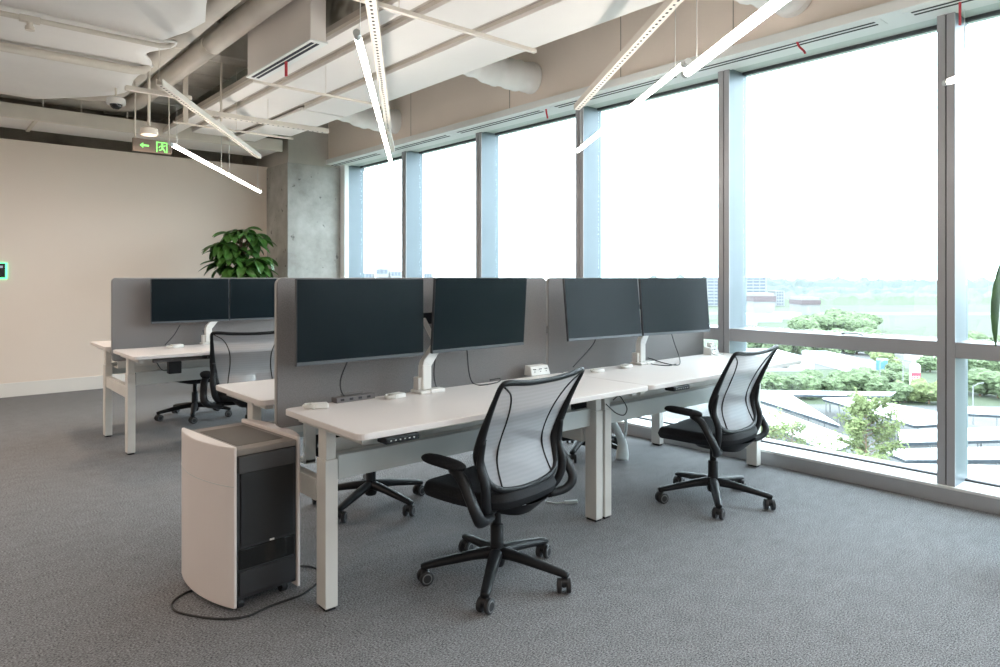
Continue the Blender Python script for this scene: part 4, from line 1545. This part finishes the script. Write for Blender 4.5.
MB().box(-3, 2, -1.2, 1.2, .6, 3.2).build('truck_box', M['truckblue'], o, bevel=.1)
MB().box(2.1, 3.8, -1.1, 1.1, .5, 2.4).build('truck_cab', M['bwhite'], o, bevel=.2)
for (x, y) in ((-2, -1.1), (-2, 1.1), (2.9, -1.1), (2.9, 1.1)):
    MB().cyl((x, y - .15, .5), (x, y + .15, .5), .5, 14).build('wheel', M['plastic'], o)

# standing sign with a red face
q = gp(915, 397)
dep = q.dot(VD)
top = CAM_H - (363 - 278) * dep / F_PX - GZ
wid = 9.5 / F_PX * dep
o = thing('pylon_sign', 'tall white pylon sign with a red square and white characters', 'sign', (q.x, q.y, GZ), HEAD - R(90))
T = Matrix.Translation((0, .3, 0)) @ MR
MB().prism(rrect(-wid / 2, wid / 2, 0, top, wid * .45, 6, (0, 0, 1, 1)), 0, .6, 0, T).build('sign_body', M['canopy'], o)
T = Matrix.Translation((0, -.32, 0)) @ MR
MB().prism([(-wid * .48, top * .40), (wid * .48, top * .40), (wid * .48, top * .72), (-wid * .48, top * .72)], 0, .05, 0, T).build('sign_face', M['poster'], o)
m = MB()
T = Matrix.Translation((0, -.38, 0)) @ MR
for (x, w_) in ((-.30, .2), (-.02, .22), (.28, .2)):
    for zz in (.60, .55, .50):
        m.prism([((x - w_ / 2) * wid, top * zz), ((x + w_ / 2) * wid, top * zz), ((x + w_ / 2) * wid, top * (zz + .018)), ((x - w_ / 2) * wid, top * (zz + .018))], 0, .03, 0, T)
    m.prism([((x - .02) * wid, top * .49), ((x + .02) * wid, top * .49), ((x + .02) * wid, top * .63), ((x - .02) * wid, top * .63)], 0, .03, 0, T)
m.build('sign_characters', M['canopy'], o)


def lamp_post(px, py_base, py_top, label, arm=1):
    q = gp(px, py_base)
    dep = q.dot(VD)
    h = CAM_H - (py_top - 278) * dep / F_PX - GZ
    o = thing('street_lamp', label, 'street lamp', (q.x, q.y, GZ), HEAD - R(90))
    MB().cyl((0, 0, 0), (0, 0, h), .12, 8, 0, .08).build('pole', M['bwhite'], o)
    MB().sweep([(0, 0, h - .1), (arm * .9, 0, h + .4), (arm * 1.7, 0, h + .5)], .08, 8).build('lamp_arm', M['bwhite'], o)
lamp_post(973, 425, 386, 'white street lamp right of the mullion')
lamp_post(903, 400, 362, 'white street lamp just left of the pylon sign', -1)
lamp_post(880, 392, 362, 'white street lamp beside the tall near tree')
lamp_post(812, 385, 352, 'white street lamp before the flat-roofed warehouse', -1)


# tall airy trees close to the building
def airy_tree(px, dep, ztop, zbot, w, label, seed, n=2600, ls=.28):
    rr_ = random.Random(seed)
    s = (px - 500) / F_PX
    p = (VD + VR * s) * dep
    o = thing('young_street_tree', label, 'tree', (p.x, p.y, GZ), 0)
    z0, z1 = zbot - GZ, ztop - GZ
    m = MB().sweep(smooth_pts([(0, 0, 0), (.1, .05, z0 * .6), (0, 0, z0), (.05, 0, z1 - .5)], 5), [.16 - .13 * i / 15 for i in range(16)], 8)
    lf = MB()
    tips = []
    for k in range(34):
        t = rr_.uniform(0, 1)
        a = rr_.uniform(0, 6.28)
        zz = z0 + (z1 - z0) * t * .92
        ln = w * .5 * (1 - t * .75) * rr_.uniform(.5, 1.1)
        e = Vector((ln * math.cos(a), ln * math.sin(a), zz + ln * .45))
        m.sweep([(0, 0, zz), tuple(e)], [.035, .012], 5)
        tips.append((Vector((0, 0, zz)), e))
    for i in range(n):
        a_, b2 = rr_.choice(tips)
        c = a_.lerp(b2, rr_.uniform(.35, 1.05)) + Vector((rr_.gauss(0, .22), rr_.gauss(0, .22), rr_.gauss(0, .20)))
        d_ = Vector((rr_.gauss(0, 1), rr_.gauss(0, 1), rr_.gauss(0, 1))).normalized()
        e_ = d_.orthogonal().normalized()
        l_ = ls * rr_.uniform(.6, 1.1)
        lf.add([c - d_ * l_ * .5, c + e_ * l_ * .28, c + d_ * l_ * .5, c - e_ * l_ * .28], [(0, 1, 2, 3)])
    m.build('trunk', M['trunk'], o)
    lf.build('foliage', M['tree2'], o)
airy_tree(866, 52, -7.6, -14.0, 9.5, 'tall airy green tree in the middle of the lower window pane', 4, 5200, .32)
airy_tree(792, 50, -9.2, -14, 6.5, 'airy green tree low in the window beside the chair', 5, 1700)
airy_tree(768, 46, -7.6, -13, 6.0, 'airy green tree partly hidden behind the window-side chair', 6, 1500)

# thin haze over the open country
hz = bpy.data.materials.new('thin_haze')
hz.use_nodes = True
n_ = hz.node_tree
n_.nodes.remove(n_.nodes['Principled BSDF'])
vs_ = n_.nodes.new('ShaderNodeVolumeScatter')
vs_.inputs['Density'].default_value = 0.00005
vs_.inputs['Color'].default_value = (0.97, 0.985, 1, 1)
n_.links.new(vs_.outputs[0], n_.nodes['Material Output'].inputs['Volume'])
tag(MB().box(70, 2500, -2100, 3100, GZ + .06, 60).build('haze', hz), 'thin pale haze over the fields and far woods', 'haze', kind='stuff')
